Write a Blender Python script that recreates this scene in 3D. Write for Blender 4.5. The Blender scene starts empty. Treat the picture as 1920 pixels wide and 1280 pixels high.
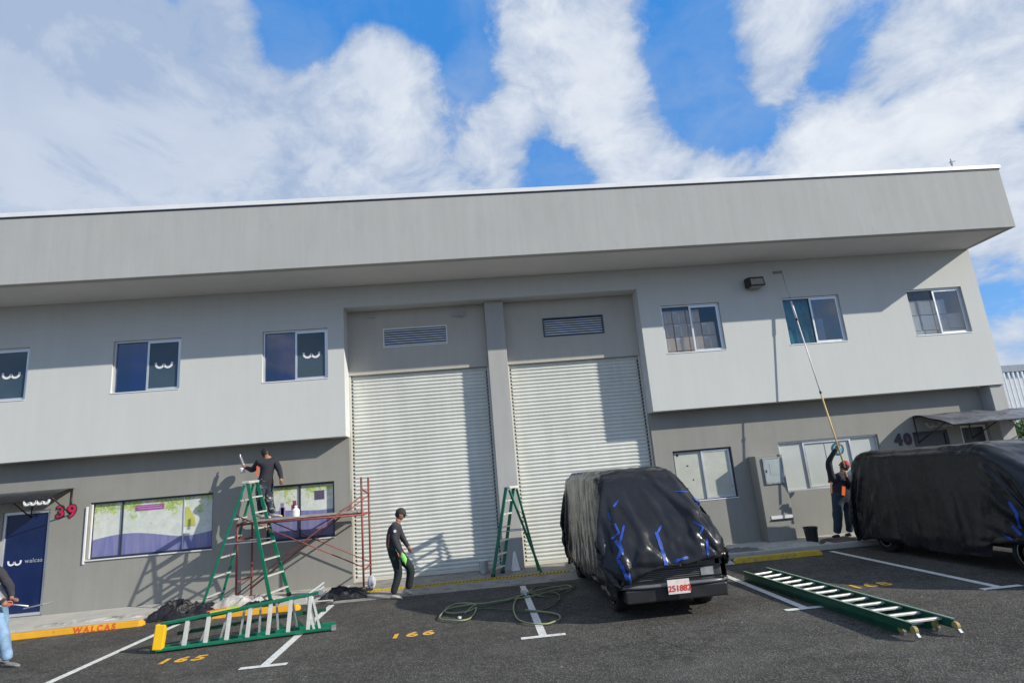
import bpy, bmesh, math, random
from math import sin, cos, pi, radians, atan2, sqrt, hypot
from mathutils import Vector, Matrix, noise

rnd = random.Random(7)
scene = bpy.context.scene
COL = scene.collection

# ------------------------------------------------------------------ camera
CAM_H, CAM_D, FPX = 2.0, 13.686, 1108.53
YAW, PITCH, ROLL = 0.0777, 0.2283, -0.0861


def cam_axes():
    f = Vector((sin(YAW) * cos(PITCH), cos(YAW) * cos(PITCH), sin(PITCH)))
    r0 = Vector((cos(YAW), -sin(YAW), 0))
    u0 = r0.cross(f)
    return cos(ROLL) * r0 + sin(ROLL) * u0, -sin(ROLL) * r0 + cos(ROLL) * u0, f


CR, CU, CF = cam_axes()
CAM = Vector((0, -CAM_D, CAM_H))
cam_data = bpy.data.cameras.new("camera")
cam_data.sensor_width = 36
cam_data.lens = 36 * FPX / 1920
cam_data.clip_start = 0.05
cam_data.clip_end = 3000
cam = bpy.data.objects.new("camera", cam_data)
COL.objects.link(cam)
m = Matrix((CR, CU, -CF)).transposed().to_4x4()
m.translation = CAM
cam.matrix_world = m
scene.camera = cam


def pxdir(u, v):
    return (CR * (u - 960) / FPX - CU * (v - 640) / FPX + CF).normalized()


def atY(u, v, y):
    r = pxdir(u, v)
    return CAM + r * (y - CAM.y) / r.y


def atZ(u, v, z=0.0):
    r = pxdir(u, v)
    return CAM + r * (z - CAM.z) / r.z


# ------------------------------------------------------------------ node expression helper
class G:
    """tiny builder for node trees"""

    def __init__(s, nt):
        s.nt = nt
        s.N = nt.nodes
        s.L = nt.links

    def node(s, t, **kw):
        n = s.N.new(t)
        for k, v in kw.items():
            setattr(n, k, v)
        return n

    def put(s, sock, v):
        if isinstance(v, bpy.types.NodeSocket):
            s.L.new(v, sock)
        elif v is not None:
            if hasattr(sock.default_value, '__len__') and not hasattr(v, '__len__'):
                v = [v] * len(sock.default_value)
            if hasattr(v, '__len__') and len(v) == 3 and len(sock.default_value) == 4:
                v = (*v, 1)
            sock.default_value = v

    def m(s, op, a, b=None, c=None, clamp=False):
        n = s.node('ShaderNodeMath', operation=op, use_clamp=clamp)
        for i, x in enumerate((a, b, c)):
            if x is not None:
                s.put(n.inputs[i], x)
        return n.outputs[0]

    def vm(s, op, a, b=None):
        n = s.node('ShaderNodeVectorMath', operation=op)
        s.put(n.inputs[0], a)
        if b is not None:
            if op == 'SCALE':
                s.put(n.inputs[3], b)
            else:
                s.put(n.inputs[1], b)
        return n.outputs[1] if op in ('DOT_PRODUCT', 'LENGTH') else n.outputs[0]

    def mapr(s, x, a, b, c=0.0, d=1.0, smooth=False):
        n = s.node('ShaderNodeMapRange', clamp=True)
        if smooth:
            n.interpolation_type = 'SMOOTHSTEP'
        for i, v in enumerate((x, a, b, c, d)):
            s.put(n.inputs[i], v)
        return n.outputs[0]

    def mix(s, f, a, b, mode='MIX'):
        n = s.node('ShaderNodeMix', data_type='RGBA', blend_type=mode)
        s.put(n.inputs[0], f)
        s.put(n.inputs[6], a)
        s.put(n.inputs[7], b)
        return n.outputs[2]

    def noise(s, vec, scale, detail=4, rough=0.55, dist=0.0, col=False):
        n = s.node('ShaderNodeTexNoise')
        s.put(n.inputs['Vector'], vec)
        n.inputs['Scale'].default_value = scale
        n.inputs['Detail'].default_value = detail
        n.inputs['Roughness'].default_value = rough
        n.inputs['Distortion'].default_value = dist
        return n.outputs[1 if col else 0]

    def voro(s, vec, scale, out=0, feature='F1'):
        n = s.node('ShaderNodeTexVoronoi', feature=feature)
        s.put(n.inputs['Vector'], vec)
        n.inputs['Scale'].default_value = scale
        return n.outputs[out]

    def obj(s):
        return s.node('ShaderNodeTexCoord').outputs['Object']

    def sep(s, v):
        n = s.node('ShaderNodeSeparateXYZ')
        s.put(n.inputs[0], v)
        return n.outputs

    def comb(s, x, y, z):
        n = s.node('ShaderNodeCombineXYZ')
        for i, v in enumerate((x, y, z)):
            s.put(n.inputs[i], v)
        return n.outputs[0]


# ------------------------------------------------------------------ sky, sun
world = bpy.data.worlds.new("World")
scene.world = world
world.use_nodes = True
g = G(world.node_tree)
g.N.clear()
SUN_V = Vector((1.956, -1.0, 1.083)).normalized()      # towards the sun
SUN_EL = math.asin(SUN_V.z)
SUN_AZ = atan2(SUN_V.x, SUN_V.y)
SKY_STRENGTH = 0.1
sky = g.node('ShaderNodeTexSky', sky_type='NISHITA', sun_disc=False)
sky.sun_elevation = SUN_EL
sky.sun_rotation = SUN_AZ
sky.air_density = 1.0
sky.dust_density = 0.4
sky.ozone_density = 3.0
D = g.node('ShaderNodeTexCoord').outputs['Generated']
D = g.vm('NORMALIZE', D)
dx, dy, dz = g.sep(D)
# domain: directions, a little flattened so that clouds widen towards the horizon
den = g.m('ADD', g.m('MAXIMUM', dz, 0.0), 0.35)
P = g.comb(g.m('MULTIPLY', dx, 1.25), g.m('MULTIPLY', dy, 1.25), g.m('MULTIPLY', dz, 1.9))
warp = g.vm('SCALE', g.vm('SUBTRACT', g.noise(P, 1.7, 3, 0.5, col=True), (0.5, 0.5, 0.5)), 0.35)
PW = g.vm('ADD', P, warp)
n_big = g.noise(PW, 2.6, 9, 0.56)
n_fine = g.noise(g.vm('ADD', PW, (3.1, 1.7, 0.4)), 9.0, 9, 0.64)
dens = g.m('ADD', g.m('MULTIPLY', n_big, 0.95), g.m('MULTIPLY', n_fine, 0.52))
dens = g.m('SUBTRACT', dens, 0.235)
# where the cloud breaks open (negative) and where it is thick (positive)
BLOBS = [(1330, 100, 110, -1.3), (1420, 240, 95, -1.4), (1268, 70, 62, -1.2), (1285, 190, 72, -1.2), (1045, 308, 34, -1.5), (1005, 272, 18, -.4), (955, 265, 48, .8), (1140, 245, 60, 1.0), (965, 200, 40, .9), (925, 320, 60, .6),
         (878, 135, 36, -1.6), (850, 30, 58, -1.4), (700, -15, 75, -1.9), (560, -5, 62, -1.7), (528, 100, 40, -1.2), (800, 30, 40, -1.0), (600, 60, 34, -.9), (655, 135, 26, -.5), (725, 85, 62, 1.3), (650, 40, 30, .5),
         (1570, 95, 46, -1.3), (1545, 150, 34, -.9), (1650, 200, 36, -1.2), (1880, 545, 80, -1.2), (1640, 15, 60, -1.0), (1195, 300, 25, -.5),
         (130, 170, 330, 1.0), (430, 300, 210, .6), (690, 110, 50, .7), (740, 190, 80, .6), (800, 310, 150, .5), (990, 70, 88, .8), (1120, 70, 80, .8), (1060, 190, 95, .7),
         (1230, 222, 38, .9), (1450, 30, 60, 1.25), (1480, 120, 42, 1.0), (1430, 165, 26, .8), (1200, 330, 80, 1.0), (1330, 345, 70, .9), (1480, 320, 110, .9), (1600, 270, 70, .6), (1760, 330, 240, .6),
         (1820, 130, 170, .6), (1890, 660, 60, .5)]
bias = None
for (u, v, rad, w) in BLOBS:
    r = rad / FPX * 1.05
    d0 = pxdir(u, v)
    t = g.m('MULTIPLY', g.m('SUBTRACT', g.vm('DOT_PRODUCT', D, tuple(d0)), 1.0), 2.0 / (r * r))
    t = g.m('MULTIPLY', g.m('EXPONENT', t), w * 0.17)
    bias = t if bias is None else g.m('ADD', bias, t)
dens2 = g.m('ADD', g.m('ADD', dens, bias), 0.055)
cover = g.mapr(dens2, 0.40, 0.62, 0, 1, smooth=True)
veil = g.mapr(g.noise(g.vm('ADD', PW, (1, 9, 3)), 3.2, 6, 0.6), 0.40, 0.72, 0, 0.50)
cover = g.m('MAXIMUM', cover, veil)
soft = g.noise(g.vm('ADD', PW, (7, 2, 5)), 1.6, 5, 0.5)
thick = g.mapr(dens2, 0.52, 0.78, 0, 1)
bright = g.m('ADD', g.m('MULTIPLY', thick, 0.36), g.m('MULTIPLY', soft, 0.62))
# the broad grey bank of cloud on the side away from the sun
side = g.mapr(g.vm('DOT_PRODUCT', D, (-0.72, 0.60, 0.35)), 0.72, 1.0, 0, 1, smooth=True)
bright = g.m('SUBTRACT', bright, g.m('MULTIPLY', side, 0.30))
bright = g.m('ADD', bright, g.m('MULTIPLY', g.m('MULTIPLY', g.m('SUBTRACT', n_fine, 0.5), 0.6), g.m('SUBTRACT', 1.0, g.m('MULTIPLY', side, 0.75))))
ccol = g.mix(g.mapr(bright, 0.22, 0.78, 0, 1), (0.37, 0.47, 0.65), (0.78, 0.82, 0.88))
ccol = g.vm('SCALE', ccol, 1.0 / SKY_STRENGTH)
hs = g.node('ShaderNodeHueSaturation')
hs.inputs['Saturation'].default_value = 1.35
hs.inputs['Value'].default_value = 2.5
g.put(hs.inputs['Color'], sky.outputs[0])
blue = g.mix(0.75, hs.outputs[0], g.vm('SCALE', (0.060, 0.27, 0.72), 1.0 / SKY_STRENGTH))
skyc = g.mix(cover, blue, ccol)
# hazy band near the horizon
haz = g.mapr(dz, 0.0, 0.16, 0.75, 0.0)
skyc = g.mix(haz, skyc, tuple(c / SKY_STRENGTH for c in (0.50, 0.58, 0.70)))
bg = g.node('ShaderNodeBackground')
g.put(bg.inputs[0], skyc)
bg.inputs[1].default_value = SKY_STRENGTH
wo = g.node('ShaderNodeOutputWorld')
g.L.new(bg.outputs[0], wo.inputs[0])

sun_d = bpy.data.lights.new("sun", 'SUN')
sun_d.energy = 4.7
sun_d.angle = radians(0.5)
sun_d.color = (1.0, 0.94, 0.83)
sun = bpy.data.objects.new("sun", sun_d)
COL.objects.link(sun)
sun.location = (20, -20, 20)
sun.rotation_euler = SUN_V.to_track_quat('Z', 'Y').to_euler()

scene.view_settings.view_transform = 'Standard'
scene.view_settings.look = 'None'
scene.view_settings.gamma = 1
scene.view_settings.exposure = 0.08
scene.view_settings.use_curve_mapping = False
scene.render.engine = 'CYCLES'
scene.cycles.max_bounces = 8
scene.cycles.transparent_max_bounces = 12
scene.cycles.use_denoising = True

# ------------------------------------------------------------------ materials
MATS = {}


def mat(name, base=(0.5, 0.5, 0.5), rough=0.7, metal=0.0, var=0.12, vscale=3.0, bump=0.0, bscale=60.0, spec=0.5, dirt=None,
        streak=0.0, coat=0.0):
    if name in MATS:
        return MATS[name]
    M = bpy.data.materials.new(name)
    M.use_nodes = True
    g = G(M.node_tree)
    b = g.N['Principled BSDF']
    o = g.obj()
    n = g.noise(o, vscale, 5, 0.6)
    f = g.mapr(n, 0.3, 0.7, 1 - var, 1 + var)
    col = g.vm('SCALE', base, f)
    if streak:
        x, y, z = g.sep(o)
        sv = g.comb(g.m('MULTIPLY', g.m('ADD', x, y), 3.2), g.m('MULTIPLY', y, 0.5), g.m('MULTIPLY', z, 0.28))
        sn = g.mapr(g.noise(sv, 1.5, 6, 0.65), 0.35, 0.72, 1.0 + streak * .5, 1.0 - streak)
        col = g.vm('SCALE', col, sn)
    if dirt:
        dn = g.mapr(g.noise(o, vscale * 2.3, 6, 0.7), dirt[1], dirt[1] + 0.12, 0, dirt[2])
        col = g.mix(dn, col, dirt[0])
    g.put(b.inputs['Base Color'], col)
    rn = g.mapr(n, 0.3, 0.7, max(0.02, rough - 0.08), min(1, rough + 0.08))
    g.put(b.inputs['Roughness'], rn)
    b.inputs['Metallic'].default_value = metal
    b.inputs['Specular IOR Level'].default_value = spec
    b.inputs['Coat Weight'].default_value = coat
    if bump:
        bn = g.node('ShaderNodeBump')
        bn.inputs['Strength'].default_value = bump
        bn.inputs['Distance'].default_value = 0.01
        g.put(bn.inputs['Height'], g.noise(o, bscale, 4, 0.6))
        g.put(b.inputs['Normal'], bn.outputs[0])
    MATS[name] = M
    return M


M_panel = mat('stucco_light_grey', (0.60, 0.615, 0.595), 0.9, var=0.02, vscale=0.5, bump=0.25, bscale=45, streak=0.03, spec=.2,
              dirt=((0.50, 0.50, 0.48), 0.62, 0.25))
M_parapet = mat('stucco_mid_grey', (0.44, 0.445, 0.43), 0.9, var=0.04, vscale=0.6, bump=0.25, bscale=45, streak=0.06, spec=.2,
                dirt=((0.34, 0.34, 0.325), 0.60, 0.35))
M_soffit = mat('soffit_plaster', (0.68, 0.67, 0.65), 0.9, var=0.05, vscale=0.8, bump=0.15, bscale=45, spec=.2)
M_lower = mat('stucco_warm_grey', (0.292, 0.288, 0.262), 0.9, var=0.05, vscale=1.1, bump=0.25, bscale=45, streak=0.06, spec=.2,
              dirt=((0.22, 0.22, 0.21), 0.62, 0.35))
M_header = mat('stucco_header_grey', (0.50, 0.48, 0.43), 0.9, var=0.05, vscale=1.1, bump=0.25, bscale=45, streak=0.05, spec=.2)
M_pillar = mat('stucco_pillar_grey', (0.43, 0.43, 0.415), 0.9, var=0.05, vscale=1.1, bump=0.25, bscale=45, streak=0.08, spec=.2)
M_white = mat('white_paint', (0.74, 0.75, 0.74), 0.5, var=0.05)
M_flash = mat('white_flashing', (0.80, 0.81, 0.82), 0.4, var=0.04)
M_alu = mat('aluminium_frame', (0.66, 0.68, 0.70), 0.35, metal=0.6, var=0.05)
M_dframe = mat('dark_aluminium', (0.05, 0.06, 0.09), 0.4, metal=0.4, var=0.1)
M_shutter = mat('roller_shutter_cream', (0.67, 0.685, 0.64), 0.5, var=0.05, vscale=1.3, streak=0.09,
                dirt=((0.45, 0.43, 0.37), 0.62, 0.4))
M_guide = mat('shutter_guide', (0.62, 0.60, 0.52), 0.5, var=0.05)
M_dark = mat('dark_void', (0.02, 0.02, 0.025), 0.8)
M_inner = mat('inner_room_plaster', (0.62, 0.63, 0.66), 0.9)
M_concrete = mat('apron_concrete', (0.30, 0.285, 0.26), 0.9, var=0.15, vscale=2.0, bump=0.4, bscale=50, dirt=((0.13, 0.12, 0.11), 0.5, 0.6))
M_walk = mat('sidewalk_concrete', (0.47, 0.45, 0.40), 0.9, var=0.10, vscale=2.0, bump=0.3, bscale=50, dirt=((0.30, 0.27, 0.23), 0.56, 0.6))
M_yellow = mat('yellow_kerb_paint', (0.75, 0.37, 0.015), 0.6, var=0.10, vscale=4, dirt=((0.30, 0.22, 0.10), 0.60, 0.8), bump=0.2)
M_yellow2 = mat('faded_yellow_kerb_paint', (0.58, 0.39, 0.03), 0.7, var=0.15, vscale=4, dirt=((0.22, 0.20, 0.12), 0.52, 0.8), bump=0.2)
M_line = mat('white_line_paint', (0.70, 0.70, 0.66), 0.8, var=0.12, vscale=9, dirt=((0.20, 0.20, 0.19), 0.53, 0.7))
M_num = mat('yellow_number_paint', (0.78, 0.42, 0.05), 0.8, var=0.15, vscale=9, dirt=((0.15, 0.12, 0.08), 0.52, 0.75))
M_redtxt = mat('red_stencil_paint', (0.70, 0.10, 0.02), 0.7, var=0.1)
M_green = mat('green_fibreglass', (0.004, 0.155, 0.085), 0.38, var=0.15, vscale=6, dirt=((0.20, 0.30, 0.25), 0.63, 0.7))
M_green2 = mat('dark_green_fibreglass', (0.008, 0.085, 0.045), 0.42, var=0.2, vscale=6, dirt=((0.14, 0.16, 0.10), 0.64, 0.7))
M_rung = mat('aluminium_step', (0.66, 0.66, 0.62), 0.45, metal=0.35, var=0.1, vscale=9, dirt=((0.75, 0.75, 0.72), 0.55, 0.6))
M_ylwcap = mat('yellow_ladder_plastic', (0.85, 0.50, 0.01), 0.45, var=0.06)
M_rust = mat('red_oxide_paint', (0.23, 0.055, 0.045), 0.6, var=0.3, vscale=12, dirt=((0.40, 0.34, 0.30), 0.60, 0.7))
M_steel = mat('galvanised_steel', (0.45, 0.46, 0.47), 0.4, metal=0.6, var=0.15, vscale=10)
M_rubber = mat('tyre_rubber', (0.018, 0.018, 0.018), 0.85, var=0.1, bump=0.3)
M_black = mat('black_plastic', (0.02, 0.02, 0.022), 0.4)
M_blue = mat('blue_masking_tape', (0.014, 0.065, 0.36), 0.55, var=0.2, vscale=10)
M_skin = mat('brown_skin', (0.33, 0.17, 0.11), 0.6, var=0.05)
M_shirt = mat('dark_shirt', (0.022, 0.022, 0.032), 0.9, var=0.3, vscale=8, bump=0.4, bscale=25)
M_shirt2 = mat('charcoal_shirt', (0.035, 0.035, 0.045), 0.9, var=0.3, vscale=8, bump=0.4, bscale=25)
M_jean = mat('dark_jeans', (0.025, 0.045, 0.065), 0.9, var=0.3, vscale=7, bump=0.4, bscale=30)
M_ljean = mat('light_blue_jeans', (0.20, 0.32, 0.47), 0.9, var=0.35, vscale=7, bump=0.4, bscale=30)
M_paintpant = mat('paint_spattered_trousers', (0.022, 0.03, 0.05), 0.9, var=0.2, vscale=6, dirt=((0.50, 0.50, 0.42), 0.53, 0.9))
M_blackpant = mat('black_trousers', (0.014, 0.022, 0.024), 0.9, var=0.3, vscale=6, bump=0.4, bscale=30)
M_shoe = mat('pale_shoe', (0.55, 0.48, 0.42), 0.8, var=0.25, vscale=20)
M_gshoe = mat('grey_shoe', (0.20, 0.20, 0.19), 0.8, var=0.25, vscale=20)
M_bshoe = mat('black_shoe', (0.02, 0.02, 0.03), 0.7)
M_cap = mat('dark_cap', (0.035, 0.03, 0.035), 0.85)
M_redcap = mat('red_cap', (0.42, 0.015, 0.03), 0.7)
M_hair = mat('black_hair', (0.012, 0.010, 0.010), 0.6)
M_orange = mat('orange_vest', (0.85, 0.14, 0.02), 0.7, var=0.08)
M_lime = mat('lime_glove', (0.25, 0.72, 0.16), 0.7, var=0.15, vscale=20)
M_card = mat('cardboard', (0.74, 0.56, 0.40), 0.85, var=0.15, vscale=3)
M_cardpale = mat('pale_cardboard', (0.78, 0.73, 0.64), 0.85, var=0.12, vscale=3)
M_pack = mat('white_packing_tape', (0.78, 0.78, 0.76), 0.35)
M_red39 = mat('crimson_number', (0.62, 0.02, 0.09), 0.5, var=0.25, vscale=20)
M_navy = mat('navy_number_edge', (0.035, 0.03, 0.045), 0.5)
M_pole = mat('wooden_yellow_pole', (0.70, 0.50, 0.20), 0.5)
M_polew = mat('white_pole', (0.85, 0.83, 0.84), 0.4)
M_hose = mat('olive_hose', (0.24, 0.27, 0.13), 0.45, var=0.15, vscale=2)
M_hosed = mat('dark_hose', (0.06, 0.085, 0.045), 0.5, var=0.15, vscale=2)
M_vanpaint = mat('grey_van_paint', (0.065, 0.068, 0.072), 0.3, var=0.05, coat=0.4)
M_bumper = mat('silver_grey_bumper', (0.15, 0.155, 0.16), 0.32, var=0.06, metal=.2)
M_plate = mat('plate_white', (0.75, 0.66, 0.62), 0.5, var=0.1, vscale=15)
M_platered = mat('plate_red', (0.65, 0.06, 0.04), 0.5)
M_teal = mat('teal_curtain', (0.015, 0.19, 0.24), 0.8, var=0.45, vscale=5)
M_bluecurt = mat('blue_curtain', (0.05, 0.12, 0.48), 0.7, var=0.3, vscale=3)
M_whitefab = mat('white_sheer_curtain', (0.55, 0.57, 0.62), 0.8)
M_bucket = mat('black_bucket', (0.016, 0.018, 0.02), 0.5, dirt=((0.35, 0.35, 0.33), 0.66, 0.6))
M_wallw = mat('white_boundary_wall', (0.62, 0.63, 0.64), 0.9, var=0.08)
M_hill = mat('distant_hill_green', (0.05, 0.08, 0.05), 0.95, var=0.3, vscale=0.02)
M_bark = mat('shrub_bark', (0.10, 0.07, 0.045), 0.9)
M_leaf = mat('shrub_leaf', (0.045, 0.10, 0.02), 0.6, var=0.45, vscale=6)
M_cab = mat('cabinet_door_grey', (0.37, 0.42, 0.42), 0.45, var=0.08)


def special(name):
    M = bpy.data.materials.new(name)
    M.use_nodes = True
    MATS[name] = M
    return M, G(M.node_tree), M.node_tree.nodes['Principled BSDF']


# asphalt
M_asph, g, b = special('asphalt')
o = g.obj()
agg = g.voro(o, 62.0, 1)
aggv = g.sep(agg)[0]
spk = g.mapr(aggv, 0.55, 1.0, 0.72, 1.9)
pat = g.mapr(g.noise(o, 0.45, 6, 0.65), 0.3, 0.7, 0.80, 1.22)
pat2 = g.mapr(g.noise(o, 6.0, 4, 0.6), 0.3, 0.7, 0.80, 1.22)
x_, y_, z_ = g.sep(o)
drive = g.mapr(g.noise(g.comb(g.m('MULTIPLY', x_, 0.25), g.m('MULTIPLY', y_, 1.6), 0.0), 0.9, 4, 0.5), 0.4, 0.7, 0.92, 1.12)
col = g.vm('SCALE', (0.087, 0.082, 0.073), g.m('MULTIPLY', g.m('MULTIPLY', spk, pat), g.m('MULTIPLY', pat2, drive)))
stn = g.mapr(g.noise(g.vm('ADD', o, (9, 4, 0)), 1.3, 5, 0.6), 0.62, 0.74, 0, 0.45)
col = g.mix(stn, col, (0.035, 0.034, 0.034))
chip = g.mapr(g.sep(g.voro(g.vm('ADD', o, (3, 8, 0)), 9.0, 1))[0], 0.985, 0.99, 0, 1)
dchip = g.mapr(g.voro(g.vm('ADD', o, (3, 8, 0)), 9.0, 0), 0.10, 0.16, 1, 0)
col = g.mix(g.m('MULTIPLY', chip, dchip), col, (0.35, 0.34, 0.32))
crk = g.node('ShaderNodeTexVoronoi', feature='DISTANCE_TO_EDGE')
g.put(crk.inputs['Vector'], g.vm('ADD', o, g.vm('SCALE', g.noise(o, 1.6, 5, 0.7, col=True), 0.55)))
crk.inputs['Scale'].default_value = 0.33
ck = g.m('MULTIPLY', g.mapr(crk.outputs[0], 0.0, 0.006, 0.75, 0.0), g.mapr(g.noise(o, 0.4, 2), 0.47, 0.60, 0, 1))
col = g.mix(ck, col, (0.018, 0.018, 0.018))
oil = g.mapr(g.noise(g.vm('ADD', o, (2, 31, 0)), 0.9, 6, 0.7), 0.58, 0.70, 0, 0.5)
col = g.mix(oil, col, (0.04, 0.038, 0.036))
dust = g.mapr(g.noise(g.vm('ADD', o, (12, 1, 0)), 0.6, 7, 0.7), 0.50, 0.75, 0, 0.40)
col = g.mix(dust, col, (0.19, 0.18, 0.16))
g.put(b.inputs['Base Color'], col)
b.inputs['Roughness'].default_value = 0.92
b.inputs['Specular IOR Level'].default_value = 0.3
bn = g.node('ShaderNodeBump')
bn.inputs['Strength'].default_value = 0.9
bn.inputs['Distance'].default_value = 0.012
g.put(bn.inputs['Height'], g.m('ADD', g.voro(o, 62.0, 0), g.noise(o, 110, 3, 0.7)))
g.put(b.inputs['Normal'], bn.outputs[0])


def plastic(name, base, rough, crinkle, scale=5.0, stretch=(1, 1, 0.35), trans=None, facet=1.0):
    M, g, b = special(name)
    o = g.obj()
    s = g.vm('MULTIPLY', o, stretch)
    r1 = g.node('ShaderNodeTexNoise', noise_type='RIDGED_MULTIFRACTAL')
    g.put(r1.inputs['Vector'], s)
    r1.inputs['Scale'].default_value = scale
    r1.inputs['Detail'].default_value = 5
    n2 = g.noise(g.vm('MULTIPLY', o, (1, 1, 0.8)), scale * 3.5, 4, 0.6, 1.2)
    h = g.m('ADD', g.m('MULTIPLY', r1.outputs[0], 0.35), g.m('MULTIPLY', n2, 0.35))
    bn = g.node('ShaderNodeBump')
    bn.inputs['Strength'].default_value = crinkle
    bn.inputs['Distance'].default_value = 0.03
    g.put(bn.inputs['Height'], h)
    nrm = bn.outputs[0]
    wv = g.vm('ADD', s, g.vm('SCALE', g.vm('SUBTRACT', g.noise(o, 2.0, 3, 0.5, col=True), (0.5, 0.5, 0.5)), 0.35))
    for (sc_, k_) in ((scale * 0.75, 0.40), (scale * 2.2, 0.34)):
        vo = g.node('ShaderNodeTexVoronoi', feature='SMOOTH_F1')
        vo.inputs['Scale'].default_value = sc_
        vo.inputs['Smoothness'].default_value = 0.18
        g.put(vo.inputs['Vector'], wv)
        nrm = g.vm('ADD', nrm, g.vm('SCALE', g.vm('SUBTRACT', vo.outputs[1], (0.5, 0.5, 0.5)), k_ * facet))
    g.put(b.inputs['Normal'], g.vm('NORMALIZE', nrm))
    f = g.mapr(g.noise(o, 2.0, 5, 0.6), 0.3, 0.7, 0.75, 1.35)
    g.put(b.inputs['Base Color'], g.vm('SCALE', base, f))
    g.put(b.inputs['Roughness'], g.mapr(g.noise(o, 3.0, 4, 0.6), 0.3, 0.7, rough - 0.07, rough + 0.10))
    b.inputs['Specular IOR Level'].default_value = 0.30
    if trans:
        tr = g.node('ShaderNodeBsdfTransparent')
        mx = g.node('ShaderNodeMixShader')
        mx.inputs[0].default_value = trans
        g.L.new(b.outputs[0], mx.inputs[1])
        g.L.new(tr.outputs[0], mx.inputs[2])
        g.L.new(mx.outputs[0], g.N['Material Output'].inputs[0])
    return M


M_wrap = plastic('black_plastic_sheeting', (0.017, 0.018, 0.021), 0.24, 0.22, facet=0.16)
M_tarp = plastic('black_crumpled_plastic', (0.02, 0.02, 0.022), 0.30, 1.0, 9.0, (1, 1, 1))
M_gtarp = plastic('grey_plastic_sheet', (0.13, 0.135, 0.15), 0.35, 0.8, 5.0, (1, 1, 1))
M_wtarp = plastic('dusty_white_plastic_sheet', (0.42, 0.40, 0.36), 0.5, 0.8, 5.0, (1, 1, 1))


def glass(name, tint, refl, rough=0.03):
    """window glass: see-through with a mirror coat"""
    M, g, b = special(name)
    tr = g.node('ShaderNodeBsdfTransparent')
    g.put(tr.inputs[0], tint)
    gl = g.node('ShaderNodeBsdfGlossy')
    gl.inputs['Roughness'].default_value = rough
    bn = g.node('ShaderNodeBump')
    bn.inputs['Strength'].default_value = 0.05
    g.put(bn.inputs['Height'], g.noise(g.obj(), 1.5, 2))
    g.put(gl.inputs['Normal'], bn.outputs[0])
    lw = g.node('ShaderNodeLayerWeight')
    lw.inputs[0].default_value = 0.22
    f = g.m('ADD', g.m('MULTIPLY', lw.outputs[0], 0.6), refl, clamp=True)
    mx = g.node('ShaderNodeMixShader')
    g.put(mx.inputs[0], f)
    g.L.new(tr.outputs[0], mx.inputs[1])
    g.L.new(gl.outputs[0], mx.inputs[2])
    g.L.new(mx.outputs[0], g.N['Material Output'].inputs[0])
    return M


M_glass = glass('window_glass', (0.94, 0.96, 0.98), 0.04)
M_glassblue = glass('blue_window_glass', (0.35, 0.42, 0.75), 0.13)
M_slate = mat('slate_window_film', (0.045, 0.075, 0.10), 0.12, var=0.15, vscale=1.5, spec=0.6)
M_creamfilm = mat('cream_window_paper', (0.50, 0.515, 0.45), 0.25, var=0.07, vscale=3, spec=0.6, dirt=((0.36, 0.37, 0.30), 0.64, 0.5))
M_whitefilm = mat('white_blind_behind_glass', (0.50, 0.53, 0.50), 0.2, var=0.05, vscale=2, spec=0.6)
M_navydoor = mat('navy_door_film', (0.008, 0.020, 0.085), 0.22, var=0.12, vscale=2, spec=0.5)
M_awn = plastic('smoky_awning_sheet', (0.03, 0.032, 0.036), 0.25, 0.25, 3.0, (1, 1, 1), trans=0.10, facet=0.15)

# printed window film: pale field, green leaves at the top, blue-violet wave at the foot
M_film, g, b = special('printed_leaf_film')
o = g.obj()
X, Y_, Z = g.sep(o)
flat = g.comb(X, 0.0, Z)
wave = g.m('ADD', g.m('MULTIPLY', g.m('SINE', g.m('ADD', g.m('MULTIPLY', X, 2.1), 17.9)), 0.09), 1.47)
wave = g.m('ADD', wave, g.m('MULTIPLY', g.m('MAXIMUM', g.m('SUBTRACT', X, -6.6), 0.0), 0.10))
isw = g.m('LESS_THAN', Z, wave)
pale = g.mix(g.mapr(g.noise(flat, 5, 5, .6), 0.35, 0.7), (0.55, 0.60, 0.53), (0.72, 0.73, 0.70))
leafn = g.m('ADD', g.noise(flat, 3.6, 6, 0.72), g.m('MULTIPLY', g.m('SUBTRACT', Z, 2.0), 0.42))
leafc = g.mix(g.mapr(g.voro(flat, 30, 1, ), 0.2, 0.8), (0.22, 0.38, 0.06), (0.55, 0.60, 0.16))
c = g.mix(g.mapr(leafn, 0.50, 0.60, 0, 0.9), pale, leafc)
spot = g.mapr(g.noise(g.vm('ADD', flat, (5, 0, 2)), 16, 3, 0.6), 0.66, 0.70, 0, 0.75)
c = g.mix(spot, c, (0.10, 0.12, 0.10))
wv = g.mix(g.mapr(g.noise(g.comb(g.m('MULTIPLY', X, 3), 0.0, g.m('MULTIPLY', Z, .3)), 4, 4), .3, .7), (0.14, 0.17, 0.38), (0.26, 0.25, 0.42))
c = g.mix(isw, c, wv)
g.put(b.inputs['Base Color'], c)
b.inputs['Roughness'].default_value = 0.18
b.inputs['Specular IOR Level'].default_value = 0.5

# ------------------------------------------------------------------ mesh builder


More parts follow.
